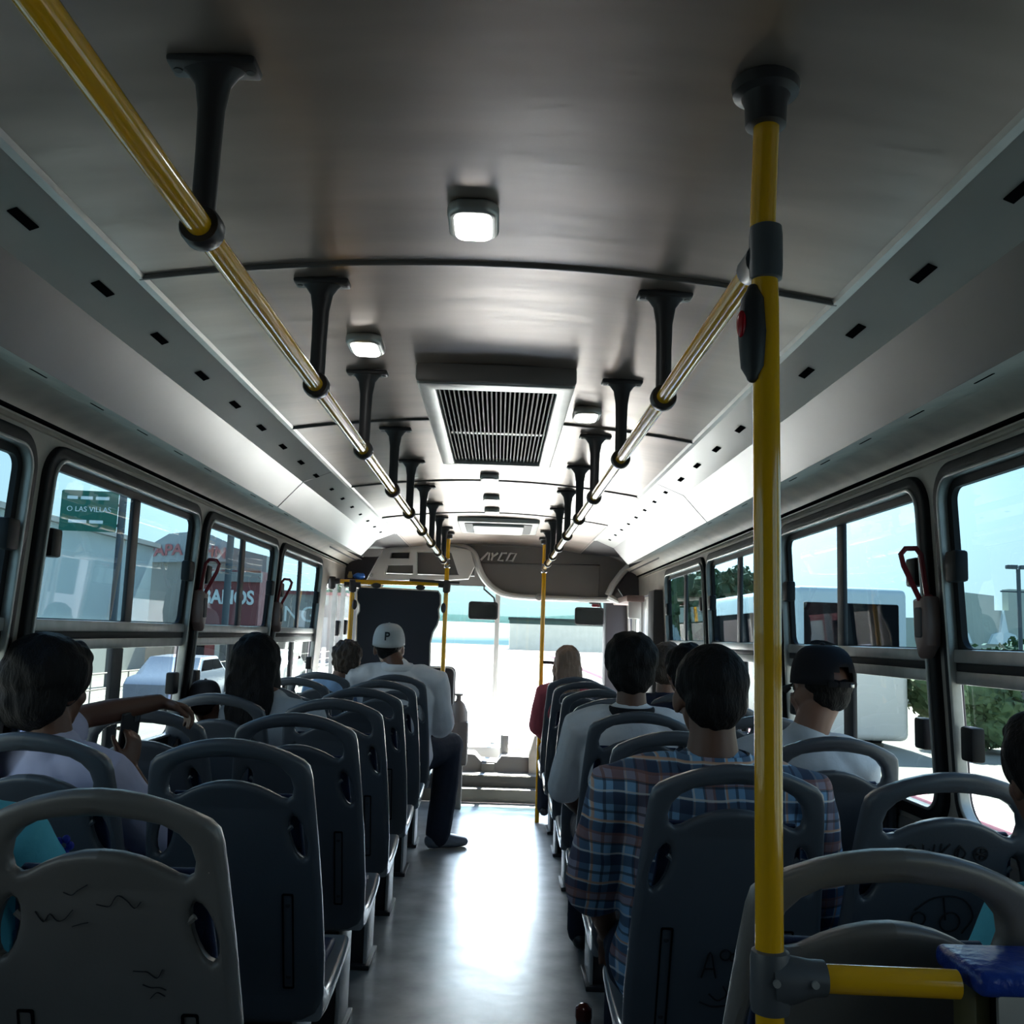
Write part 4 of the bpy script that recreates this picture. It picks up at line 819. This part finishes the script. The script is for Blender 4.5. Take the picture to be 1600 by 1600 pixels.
        def fn(b): ell(b, (0, -0.048, -0.008), (0.062, 0.046, 0.046)); ell(b, (0, -0.02, 0.022), (0.077, 0.088, 0.040))
        hb(fn, 'hair', hm[0], 0.003)
        b = B()
        for j in range(9):
            pass
        rings = []; NS = 32
        for j in range(11):
            a = PI/2*j/10; ring = []
            for q in range(NS):
                th = 2*PI*q/NS; r = math.cos(a)**0.55 if j < 10 else 0.02; zz = 0.118*math.sin(a)**0.95
                ring.append(b.verts.new(hc+hr @ (Vector((0.092*r*math.cos(th), -0.010+0.104*r*math.sin(th), 0.026+zz))*sc*1.02)))
            rings.append(ring)
        for j in range(10):
            for q in range(NS):
                if hm[2] and j < 3 and abs(((q+0.5)/NS*2*PI)-1.5*PI) < (0.42, 0.34, 0.2)[j]: continue     # strap opening at the back
                b.faces.new((rings[j][q], rings[j][(q+1) % NS], rings[j+1][(q+1) % NS], rings[j+1][q]))
        b.faces.new(rings[10])
        cp = obj('cap', b, hm[1], t, sharp=180); md = cp.modifiers.new('t', 'SOLIDIFY'); md.thickness = 0.003
        b = B(); lathe(b, [(0.004, 0.143), (0.009, 0.146), (0.006, 0.151), (0.001, 0.152)], (0, 0, 0), 10)
        for v in b.verts: v.co = hc+hr @ (Vector((v.co.x, v.co.y-0.01, v.co.z))*sc*1.02)
        obj('cap_button', b, hm[1], cp)
        b = B(); g = []
        for j in range(5):
            for q in range(13):
                th = PI*(0.16+0.68*q/12); r = 1+0.66*j/4*math.sin(th)**0.8
                g.append(b.verts.new(hc+hr @ (Vector((0.093*math.cos(th)*(1+0.05*j/4), -0.012+0.104*math.sin(th)*r, 0.028-0.10*(j/4*0.16+0.9*math.cos(th)**2*0.25)))*sc*1.02)))
        for j in range(4):
            for q in range(12): b.faces.new((g[j*13+q], g[j*13+q+1], g[(j+1)*13+q+1], g[(j+1)*13+q]))
        br = obj('brim', b, hm[1], cp, sharp=180); md = br.modifiers.new('t', 'SOLIDIFY'); md.thickness = 0.004
        if hm[2]:
            b = B(); loft(b, [hc+hr @ (Vector((0.094*math.cos(th), -0.010+0.106*math.sin(th), 0.030))*sc*1.02) for th in [1.5*PI-0.55+1.1*q/10 for q in range(11)]], [(0.003, 0.010)]*11, 6, side=(1, 0, 0)); obj('strap', b, hm[1], cp)
            b = B(); box(b, hc+hr @ (Vector((0.018, -0.122, 0.028))*sc), (0.014, 0.005, 0.012), 0.002); obj('buckle', b, M_CHR, cp)
    return t, hc, hr
M_SHOE = mat('shoe_black', (0.015, 0.015, 0.018), 0.4); M_SHOE2 = mat('shoe_blue_grey', (0.20, 0.23, 0.28), 0.45)
SZ = 0.463
def sit(key, dy=0.365): s = LS[key].location; return Vector((s.x, s.y+dy, SZ))
# boy in lavender, phone in the right hand, left arm reaching to the seat in front
p = sit('LW1'); p.x = -1.02
def lc(x, y, z, turn=-25):
    v = Matrix.Rotation(math.radians(-turn), 3, 'Z') @ (Vector((x, y, z))-p); return v/0.95
hv = lc(-0.955, 2.90, 1.120); wv = lc(-1.00, 2.835, 0.935); ev = lc(-0.80, 2.66, 0.74)
boy, _, _ = person('seated_boy', 'boy in lavender shirt with full black hair, holding a phone and the seat in front', p, M_SKD, M_LAV, M_DNM, ('huge', M_HBLK), vox=0.0055, w=0.88, lean=15, sc=0.95, hoff=(-0.045, -0.03, 0.0), turn=-25,
    arms={0: (tuple(lc(-1.13, 2.80, 1.08)), tuple(hv)), 1: (tuple(ev), tuple(wv))},
    hands={0: ((0.55, 0.80, -0.25), (-0.1, 0.3, 1), 0.85, 1), 1: ((-0.10, 0.25, 1), (0.9, 0.15, 0.1), 0.75, 1)}, sleeve=0.55)
b = B(); box(b, (0, 0, 0), (0.010, 0.072, 0.145), 0.004, seg=3); ph = obj('phone', b, M_DK); ph.location = (-1.022, 2.87, 1.03); ph.rotation_euler = (0.25, 0.30, -0.35)
tag(ph, 'dark phone held upright in the hand of the boy in lavender', 'phone')
b = B(); box(b, (-0.0053, 0, 0.0), (0.0008, 0.064, 0.13)); obj('phone_screen', b, M_SLOT, ph)
b = B(); box(b, (0.0060, 0.018, 0.05), (0.003, 0.02, 0.03), 0.001); obj('camera_bump', b, M_CHR, ph)
# teal passenger at left edge
p = sit('LW0', 0.34); p.x = -0.99
person('passenger_in_teal', 'passenger in a teal top with dark blue flower trim at the left picture edge', p, M_SKD, M_TEAL, M_DNM, ('full', M_HBLK), vox=0.008, w=1.0, sc=0.92, lean=12, arms={1: ((0.27, 0.10, 0.27), (0.12, 0.28, 0.16))}, sleeve=0.95)
tl = bpy.data.objects['passenger_in_teal']
for (fx, fy, fz) in ((0.235, 0.0, 0.47), (0.268, 0.03, 0.40), (0.292, 0.06, 0.33), (0.30, 0.09, 0.27)):
    b = B()
    for k in range(5): ell(b, (fx+0.012*math.cos(k*1.257), fy-0.03, fz+0.012*math.sin(k*1.257)), (0.008, 0.006, 0.008), 8, 6)
    obj('flower_trim', b, M_BLUEP, tl)
# child with grey cap, woman with long hair
p = sit('LW3', 0.42); p.x = -1.08; p.z = SZ
person('seated_child', 'small child with a dark grey cap by the left window, beside the long-haired woman', p, M_SKD, M_LBL, M_DNM, ('cap', (M_HBLK, mat('cap_dark_grey', (0.05, 0.05, 0.065), 0.8), False)), vox=0.009, sc=0.72, w=0.85, hoff=(-0.12, -0.10, 0.02))
p = sit('LW3', 0.35); p.x = -0.88
person('seated_woman', 'woman with very long dark hair and a grey top on the left side', p, M_SKD, M_GREY, M_DNM, ('longwide', M_HBLK), vox=0.008, sc=0.96, w=0.88, lean=10, hoff=(-0.09, -0.0, -0.01), sleeve=0.5)
b = B(); box(b, (0, 0, 0), (0.06, 0.03, 0.012), 0.003)
# curly boy and large man
p = sit('LW6', 0.33); p.x = -0.96
person('curly_haired_boy', 'boy with curly brown hair under the arm of the big man', p, M_SKM, M_LBL, M_DNM, ('curly', M_HBRN), vox=0.009, sc=0.95, w=0.9, turn=0, hoff=(0.05, 0, -0.02))
p = sit('LA6', 0.28); p.x = -0.585
man, mhc, mhr = person('seated_large_man', 'big man in white shirt and white cap lettered P, one leg in the aisle', p, M_SKD, M_WSH, M_DNM, ('cap', (M_HBLK, M_CAPW, False)), vox=0.009, w=1.22, sc=1.10, lw=1.28, fdir=(0.85, 0.5), collar=(M_WSH, 0.022), thick=1.35, lean=10, hoff=(-0.06, 0.02, -0.055), head=(10, 0, 0),
    arms={0: ((-0.33, 0.05, 0.46), (-0.42, 0.22, 0.44)), 1: ((0.255, 0.01, 0.28), (0.17, 0.26, 0.20))}, legpos=[((-0.15, 0.44, 0.08), (-0.15, 0.43, -0.36)), ((0.30, 0.36, 0.12), (0.265, 0.03, -0.33))], sleeve=0.95, folds=0.010)
# letter on the cap
b = text_mesh('P', 0.062, 0.0015, bold=0.0012)
for v in b.verts:
    x, z = v.co.x, v.co.y+0.088
    a_ = math.asin(min(0.999, max(0.0, (z-0.026)/0.118)**(1/0.95))); r_ = math.cos(a_)**0.55
    y = -0.010-0.104*math.sqrt(max(0.01, r_*r_-(x/0.092)**2))-0.003-v.co.z
    v.co = mhc+mhr @ (Vector((x, y, z))*1.122)
capo = [c for c in man.children if c.name.startswith('cap')][0]
obj('cap_letter', b, M_INK, capo)
# right side
p = sit('RA7', 0.33); p.x = 0.535
person('blond_passenger', 'passenger with straight blond hair and red top at the front right of the aisle', p, M_SKM, M_REDC, M_DNM, ('long', M_HBLD), vox=0.009, sc=0.93, w=0.9, lean=10, arms={0: ((-0.205, 0.03, 0.28), (-0.13, 0.24, 0.14))}, sleeve=0.95)
p = sit('RA3', 0.36); p.x = 0.572
person('seated_young_man', 'young man with black hair in a pale raglan shirt with dark collar', p, M_SKD, M_RAG, M_DNM, ('full', M_HBLK), vox=0.008, sc=1.02, w=1.04, lean=13, hoff=(0.0, 0.0, 0.0), collar=(M_BLKC, 0.017), arms={0: ((-0.235, 0.03, 0.27), (-0.13, 0.24, 0.14))}, sleeve=0.75)
p = sit('RA1', 0.345); p.x = 0.565
person('man_in_plaid', 'man with short black hair in a blue plaid short-sleeved shirt', p, M_SKD, M_PLAID, M_DNM, ('short', M_HBLK), vox=0.0065, sc=1.0, w=1.22, lean=13, collar=(M_PLAID, 0.026), arms={0: ((-0.255, 0.01, 0.27), (-0.20, 0.22, 0.10)), 1: ((0.29, 0.01, 0.24), (0.24, 0.22, 0.10))}, sleeve=0.78, folds=0.008, thick=1.1, hoff=(0, -0.01, 0.0))
p = sit('RW2', 0.34); p.x = 1.02; p.z -= 0.02
person('man_in_black_cap', 'man in a grey T-shirt and black baseball cap, seated by the right windows', p, M_SKM, M_GREY, M_DNM, ('cap', (M_HBLK, M_BLKC, True)), vox=0.008, sc=1.03, w=0.88, lean=12, hoff=(0.058, 0, -0.020), head=(0, 0, 20), sleeve=0.6, arms={1: ((0.215, 0.08, 0.25), (0.10, 0.27, 0.14))})
p = sit('RW5', 0.33); p.x = 0.96
person('far_passenger', 'dark-haired passenger in navy near the front right windows', p, M_SKM, M_NVC, M_DNM, ('full', M_HBRN), vox=0.010, sc=0.98)
p = sit('RW4', 0.33); p.x = 0.93
person('passenger_with_earring', 'dark-haired passenger with an earring, partly hidden behind the plaid-shirted man', p, M_SKM, M_NVC, M_DNM, ('full', M_HBLK), vox=0.010, sc=0.98, head=(0, 0, 12))
p = sit('RW0', 0.33); p.x = 1.03
person('passenger_at_edge', 'dark-haired passenger in teal cut off by the right picture edge', p, M_SKD, M_TEAL, M_DNM, ('full', M_HBLK), vox=0.009, sc=0.86, w=0.85, lean=10, hoff=(-0.075, 0, 0.03), arms={0: ((-0.19, 0.06, 0.28), (-0.06, 0.27, 0.14)), 1: ((0.2, 0.06, 0.28), (0.10, 0.27, 0.14))})
# ------------------------------------------------------------------ cab
t = thing('driver_seat', 'dark high-backed driver seat with pale piping behind the navy partition', 'driver seat', (-0.50, 7.75, 0.0))
bm = B(); box(bm, (0, 0, 0.78), (0.44, 0.12, 0.62), 0.05, seg=3); obj('seat_back', bm, M_DK, t)
bm = B(); pts = [(x, -0.055, z) for x, z in rrect(-0.21, 0.21, 0.48, 1.08, 0.05)]; loft(bm, pts, [0.006]*len(pts), 6, side=(0, 1, 0), closed=True); obj('piping', bm, M_WHITE, t)
bm = B(); box(bm, (0, 0.26, 0.45), (0.44, 0.44, 0.12), 0.04, seg=3); box(bm, (0, 0.26, 0.28), (0.30, 0.30, 0.32), 0.01); obj('seat_base', bm, M_DK, t)
bm = B(); box(bm, (0.26, 0.05, 0.66), (0.06, 0.30, 0.05), 0.02); obj('armrest', bm, M_PINK, t)
t = thing('fare_stand', 'grey stand with a rounded top right of the driver partition', 'stand', (-0.25, 7.72, 0.0))
bm = B(); box(bm, (0, 0, 0.50), (0.17, 0.16, 0.34), 0.02); box(bm, (0, 0, 0.17), (0.10, 0.10, 0.36), 0.01); obj('stand_body', bm, M_HDR, t)
bm = B(); lathe(bm, [(0.08, 0.66), (0.075, 0.74), (0.05, 0.80), (0.02, 0.83), (0.02, 0.86), (0.035, 0.865), (0.035, 0.88)], (0, 0, 0), 18); obj('rounded_top', bm, M_HDR, t)
# ------------------------------------------------------------------ outdoors
ZG = -0.95
bm = B(); box(bm, (0, 60, ZG-0.1), (300, 320, 0.2)); struct(obj('floor_road', bm, M_ROADD), 'dark asphalt street')
bm = B(); box(bm, (0, 55, ZG+0.01), (9, 92, 0.06)); struct(obj('floor_glare_road', bm, M_ROAD), 'road ahead, coloured pale to stand in for sun glare')  # slab added over the asphalt, its paleness stands in for glare
bm = B(); box(bm, (-12.5, 50, ZG+0.06), (4, 200, 0.14)); struct(obj('floor_sidewalk_left', bm, M_SIDEW))
bm = B(); box(bm, (16, 40, ZG+0.06), (19, 160, 0.14)); struct(obj('floor_sidewalk_right', bm, M_SIDEW))
bm = B(); box(bm, (6.2, 40, ZG+0.11), (0.25, 160, 0.24), 0.02); struct(obj('trim_60', bm, M_KERB), 'pink painted kerb')
t = thing('warehouse', 'long pale warehouse with a flat roof beyond the left windows', 'building', (-22, 26, ZG))
bm = B(); box(bm, (0, 2, 3.1), (8, 44, 6.2)); obj('wall', bm, M_BLDW, t)
bm = B(); box(bm, (0.1, 2, 6.3), (8.4, 44.4, 0.22)); obj('roof', bm, M_BLDG, t)
t = thing('pizza_shop', 'grey shop building with an arched red-lettered sign on its gable', 'building', (-17.8, 54.5, ZG))
bm = xz(plate([(-3.6, 0), (4.6, 0), (4.6, 6.3), (3.4, 6.55), (1.6, 7.0), (-0.6, 7.05), (-2.6, 6.7), (-3.6, 6.4)], (), 4), 2); obj('wall', bm, M_BLDG, t)
bm = xz(plate([(-1.9, 5.7), (2.6, 5.9), (2.6, 6.9), (1.5, 7.35), (0.3, 7.5), (-0.9, 7.35), (-1.9, 6.7)], (), 0.2), -0.2); sg = obj('sign_board', bm, mat('sign_grey', (0.34, 0.35, 0.36), 0.7), t)
bm = text_mesh('PAPA JOHNS', 0.86, 0.03, bold=0.02); remap(bm, lambda u, v, w_: (u+0.35, -0.36-w_, v+6.45-0.09*(u)**2*0.4)); obj('sign_lettering', bm, mat('sign_letter_red', (0.42, 0.12, 0.12), 0.6), sg)
t = thing('red_tile_shop', 'dark red shop front with large pale lettering across it', 'building', (-14.4, 50.5, ZG))
bm = B(); box(bm, (0, 1.0, 2.6), (3.8, 2, 5.2)); obj('wall', bm, M_BLDR, t)
bm = B(); box(bm, (0, -0.1, 4.85), (4.0, 0.3, 0.5)); obj('fascia', bm, M_BLDG, t)
bm = text_mesh('BA\u00d1OS', 1.0, 0.03, bold=0.03); remap(bm, lambda u, v, w_: (u*0.82+0.3, -0.04-w_, v+3.75)); obj('lettering', bm, M_SIGNW, t)
bm = B(); box(bm, (0.6, -0.03, 1.1), (1.6, 0.06, 1.9)); obj('shop_window', bm, M_BLDW, t)
bm = B(); box(bm, (-1.2, -0.03, 1.0), (0.9, 0.06, 2.0)); obj('shop_door', bm, M_SLOT, t)
t = thing('far_grey_building', 'low grey building farther up the street on the left', 'building', (-13.5, 66, ZG))
bm = B(); box(bm, (0, 4, 2.3), (6, 8, 4.6)); obj('wall', bm, M_BLDG, t)
bm = text_mesh('NG', 1.5, 0.03); remap(bm, lambda u, v, w_: (u, -0.05-w_, v+3.2)); obj('lettering', bm, M_SIGNW, t)
bm = B(); box(bm, (0, 4, 4.7), (6.3, 8.3, 0.2)); obj('roof', bm, M_BLDR, t)
# road sign
t = thing('road_sign', 'green overhead road sign with white lettering on a grey post outside the left window', 'road sign', (-13.2, 33, ZG), math.radians(4))
bm = plate(rrect(-1.9, 0.0, 5.35, 6.75, 0.06), (), 0.05); xz(bm, 0); sg = obj('sign_panel', bm, M_SIGNG, t)
for zz, xs in ((6.50, ((-1.7, -1.35), (-1.25, -0.85), (-0.75, -0.3))), (5.68, ((-1.6, -1.0), (-0.9, -0.45)))):
    for xa, xb in xs: bm = B(); box(bm, ((xa+xb)/2, -0.035, zz), (xb-xa, 0.01, 0.11)); obj('faded_line', bm, M_SIGNW, sg)
for txt, z, s_ in (('O LAS VILLAS', 6.10, 0.25),):
    bm = text_mesh(txt, s_, 0.004); remap(bm, lambda u, v, w_: (u-0.95, -0.035-w_, v+z)); obj('sign_lettering', bm, M_SIGNW, sg)
bm = B(); tube(bm, [(0.12, 0, 0), (0.12, 0, 6.8)], 0.13, 12); tube(bm, [(0.12, 0, 6.3), (-1.85, 0, 6.3)], 0.05, 8); tube(bm, [(0.12, 0, 5.6), (-1.85, 0, 5.6)], 0.05, 8); remap(bm, lambda x, y, z: (x, y+0.12, z)); obj('sign_post', bm, M_POLE, t)
# utility poles, wires
for i, (x, y, h, lab) in enumerate(((-10.8, 15.5, 9, 'concrete utility pole close to the near left window'), (-10.8, 38.5, 9, 'concrete utility pole farther up the left side of the street'))):
    t = thing('utility_pole', lab, 'pole', (x, y, ZG), 0, 'utility poles'); bm = B(); tube(bm, [(0, 0, 0), (0, 0, h)], 0.14, 12); obj('pole_shaft', bm, M_POLE, t)
    bm = B(); box(bm, (0, 0, h-0.8), (1.8, 0.12, 0.12)); obj('crossarm', bm, M_POLE, t)
for k, dx in enumerate((-0.8, 0.0, 0.8)):
    bm = B(); P = []
    for j in range(31):
        y = -20+110*j/30; ph_ = ((y-15.5)/23) % 1; P.append((-10.8+dx, y, ZG+8.3-0.5*4*ph_*(1-ph_)))
    tube(bm, P, 0.02, 5); tag(obj('power_cable', bm, M_POLE), ['power cable on the street side', 'middle power cable', 'power cable on the building side'][2-k]+' of the left utility poles', 'cable')
# parked cars on the left
def car(x, y, col, lab, rz=0):
    t = thing('parked_car', lab, 'car', (x, y, ZG), rz, 'parked cars on the left side')
    pr = [(-2.1, 0.30), (-2.15, 0.75), (-1.95, 0.92), (-1.35, 0.98), (-0.75, 1.42), (0.65, 1.45), (1.35, 1.0), (2.05, 0.86), (2.15, 0.55), (2.1, 0.30)]
    b = plate([(u, v) for u, v in pr], (), 1.7, 0.09, 3); remap(b, lambda u, v, w_: (w_*(1 if v < 0.98 else 0.86), u, v)); obj('car_body', b, mat('car_paint_%d' % int(y*10), col, 0.2, 0.2), t)
    for s in (-1, 1):
        b = plate([(-1.15, 1.0), (-0.68, 1.36), (0.0, 1.37), (0.0, 1.0)], (), 0.02); remap(b, lambda u, v, w_: (s*(0.80-0.12*(v-1))+w_, u, v)); obj('side_window', b, M_SLOT, t)
        b = plate([(0.05, 1.0), (0.05, 1.37), (0.6, 1.37), (1.15, 1.0)], (), 0.02); remap(b, lambda u, v, w_: (s*(0.80-0.12*(v-1))+w_, u, v)); obj('side_window', b, M_SLOT, t)
        for yy in (-1.35, 1.35): b = B(); lathe(b, [(0.16, -0.1), (0.31, -0.1), (0.32, 0), (0.31, 0.1), (0.16, 0.1)], (s*0.78, yy, 0.32), 20, 'X'); obj('wheel', b, M_RUB, t)
    return t
car(-8.6, 16.0, (0.55, 0.56, 0.58), 'silver car seen through the lower panes of the nearest left window')
car(-8.6, 27.0, (0.12, 0.16, 0.24), 'blue grey car beyond the long-haired woman')
car(-8.6, 38.0, (0.65, 0.65, 0.66), 'white car farther up the left lane')
# fence rail on left
t = thing('street_railing', 'grey metal railing along the left pavement', 'railing', (-10.3, 30, ZG))
for z in (0.55, 0.95): bm = B(); tube(bm, [(0, -25, z), (0, 30, z)], 0.025, 6); obj('rail', bm, M_BLDG, t)
for k in range(23): bm = B(); tube(bm, [(0, -25+2.5*k, 0.1), (0, -25+2.5*k, 0.97)], 0.022, 6); obj('post', bm, M_BLDG, t)
# right: crenellated wall, lamp, trees
t = thing('battlement_wall', 'cream wall with castle-like battlements beyond the nearest right window', 'wall', (20.0, 40.0, ZG))
bm = xz(plate([(-5.2, 0), (7, 0), (7, 4.3), (2.9, 4.3), (2.9, 4.0), (2.2, 4.0), (2.2, 4.9), (1.2, 4.9), (1.2, 4.0), (0.6, 4.0), (0.6, 4.6), (-0.6, 4.7), (-0.6, 3.9), (-1.2, 3.9), (-1.2, 4.3), (-2.2, 4.3), (-2.2, 3.6), (-5.2, 3.5)], (), 0.5), 0); obj('wall_face', bm, M_CAST, t)
for k, (x, s_) in enumerate(((-2.4, 0.7), (-0.9, 0.9), (0.9, 1.3))):
    bm = xz(plate([(x-0.5*s_, 2.6), (x-0.35*s_, 3.0), (x-0.12*s_, 3.1), (x, 3.1+0.7*s_), (x+0.12*s_, 3.1), (x+0.35*s_, 3.0), (x+0.5*s_, 2.6)], (), 0.3), -0.3); obj('pale_figure', bm, M_SIGNW, t)
bm = B(); box(bm, (5.0, -0.4, 2.8), (3.6, 0.3, 2.4)); obj('dark_panel', bm, M_BLDG, t)
t = thing('street_lamp', 'double-headed street lamp beyond the nearest right window', 'street lamp', (12.6, 23.1, ZG))
bm = B(); tube(bm, [(0, 0, 0), (0, 0, 4.3)], 0.05, 8); tube(bm, [(-0.45, 0, 3.75), (0.45, 0, 3.75)], 0.02, 6); obj('lamp_post', bm, M_POLE, t)
for s in (-1, 1): bm = B(); box(bm, (s*0.16, 0, 4.35), (0.26, 0.14, 0.10), 0.02, rot=None); obj('lamp_head', bm, M_POLE, t)
def tree(x, y, h, r, lab, name='street_tree'):
    t = thing(name, lab, 'tree', (x, y, ZG), 0, 'trees outside'); rnd = random.Random(int(x*7+y*3))
    b = B(); loft(b, [(0, 0, 0), (0.05, 0, h*0.3), (-0.05, 0.05, h*0.6)], [0.14, 0.10, 0.06], 8); obj('trunk', b, M_POLE, t)
    b = B()
    for k in range(16):
        a = rnd.random()*6.28; q = r*0.65*rnd.random()**0.5; g = bmesh.ops.create_icosphere(b, subdivisions=3, radius=r*(0.32+0.22*rnd.random()))['verts']
        bmesh.ops.translate(b, vec=(q*math.cos(a), q*math.sin(a), h*0.55+(rnd.random()-0.35)*h*0.45), verts=g)
    for v in b.verts: v.co = v.co+Vector((noise.noise(v.co*3), noise.noise(v.co*3+Vector((9, 0, 0))), noise.noise(v.co*3+Vector((0, 9, 0)))))*r*0.22+Vector((noise.noise(v.co*11), noise.noise(v.co*11+Vector((9, 0, 0))), noise.noise(v.co*11+Vector((0, 9, 0)))))*r*0.08
    b.normal_update(); fs = [(f.calc_center_median(), f.normal.copy()) for f in b.faces]
    for k in range(5200):
        c, nn_ = fs[rnd.randrange(len(fs))]; c = c+nn_*r*0.10*(rnd.random()-0.3)+Vector((rnd.random()-0.5, rnd.random()-0.5, rnd.random()-0.5))*r*0.12; q = r*0.035*(0.7+0.8*rnd.random())
        a1 = Vector((rnd.random()-0.5, rnd.random()-0.5, rnd.random()-0.5)).normalized(); a2 = a1.cross(Vector((rnd.random()-0.5, rnd.random()-0.5, rnd.random()-0.5))).normalized()
        b.faces.new([b.verts.new(c+a1*q*1.6), b.verts.new(c+a2*q), b.verts.new(c-a1*q*1.6), b.verts.new(c-a2*q)])
    obj('crown', b, M_LEAF, t, smooth=False)
tree(10.5, 21.5, 2.1, 1.3, 'dark bush nearest the right window seen through its lower pane')
tree(14.0, 24.5, 2.4, 1.5, 'dark bushy tree below the battlement wall')
tree(17.0, 44.0, 3.0, 1.8, 'small tree in front of the battlement wall')
tree(12.5, 34.5, 2.6, 1.2, 'sunlit bush beyond the man in the black cap')
tree(-14, 90, 6, 3.5, 'green tree far up the street on the left')
tree(22, 95, 9, 5, 'big tree far ahead on the right side')
# buildings ahead
for x, y, w_, h, m, lab in ((34, 120, 30, 5, M_BLDW, 'pale building far ahead on the right'), (-26, 130, 16, 7, M_BLDW, 'pale building far ahead on the left'), (12, 160, 20, 5, M_CAST, 'low cream building at the end of the street')):
    t = thing('distant_building', lab, 'building', (x, y, ZG)); bm = B(); box(bm, (0, 5, h/2), (w_, 10, h)); obj('wall', bm, m, t)
    bm = B(); box(bm, (0, 5, h+0.15), (w_+0.5, 10.5, 0.3)); obj('roof', bm, M_BLDG, t)
bm = B(); ell(bm, (30, 260, ZG-2), (90, 30, 9), 32, 12); 
for v in bm.verts: v.co.z += 3*noise.noise(v.co*0.03)
struct(obj('floor_hill', bm, M_HILL), 'distant green hill')
# pale city bus on the right
t = thing('white_bus', 'white city bus with dark windows standing beyond the right windows', 'bus', (7.75, 25.5, ZG))
bm = B(); box(bm, (0, 0, 1.95), (2.5, 9, 3.3), 0.15, seg=3); obj('bus_body', bm, mat('bus_white', (0.62, 0.63, 0.62), 0.35), t)
bm = B(); box(bm, (0, -4.47, 2.65), (2.1, 0.12, 1.2), 0.05); obj('rear_window', bm, M_SLOT, t)
bm = B(); box(bm, (-1.23, 0, 2.6), (0.1, 8.2, 0.95), 0.04); obj('side_windows', bm, M_SLOT, t)
for yy in (-2.8, 2.8):
    for s in (-1, 1): bm = B(); lathe(bm, [(0.2, -0.13), (0.45, -0.13), (0.46, 0), (0.45, 0.13), (0.2, 0.13)], (s*1.05, yy, 0.46), 20, 'X'); obj('wheel', bm, M_RUB, t)
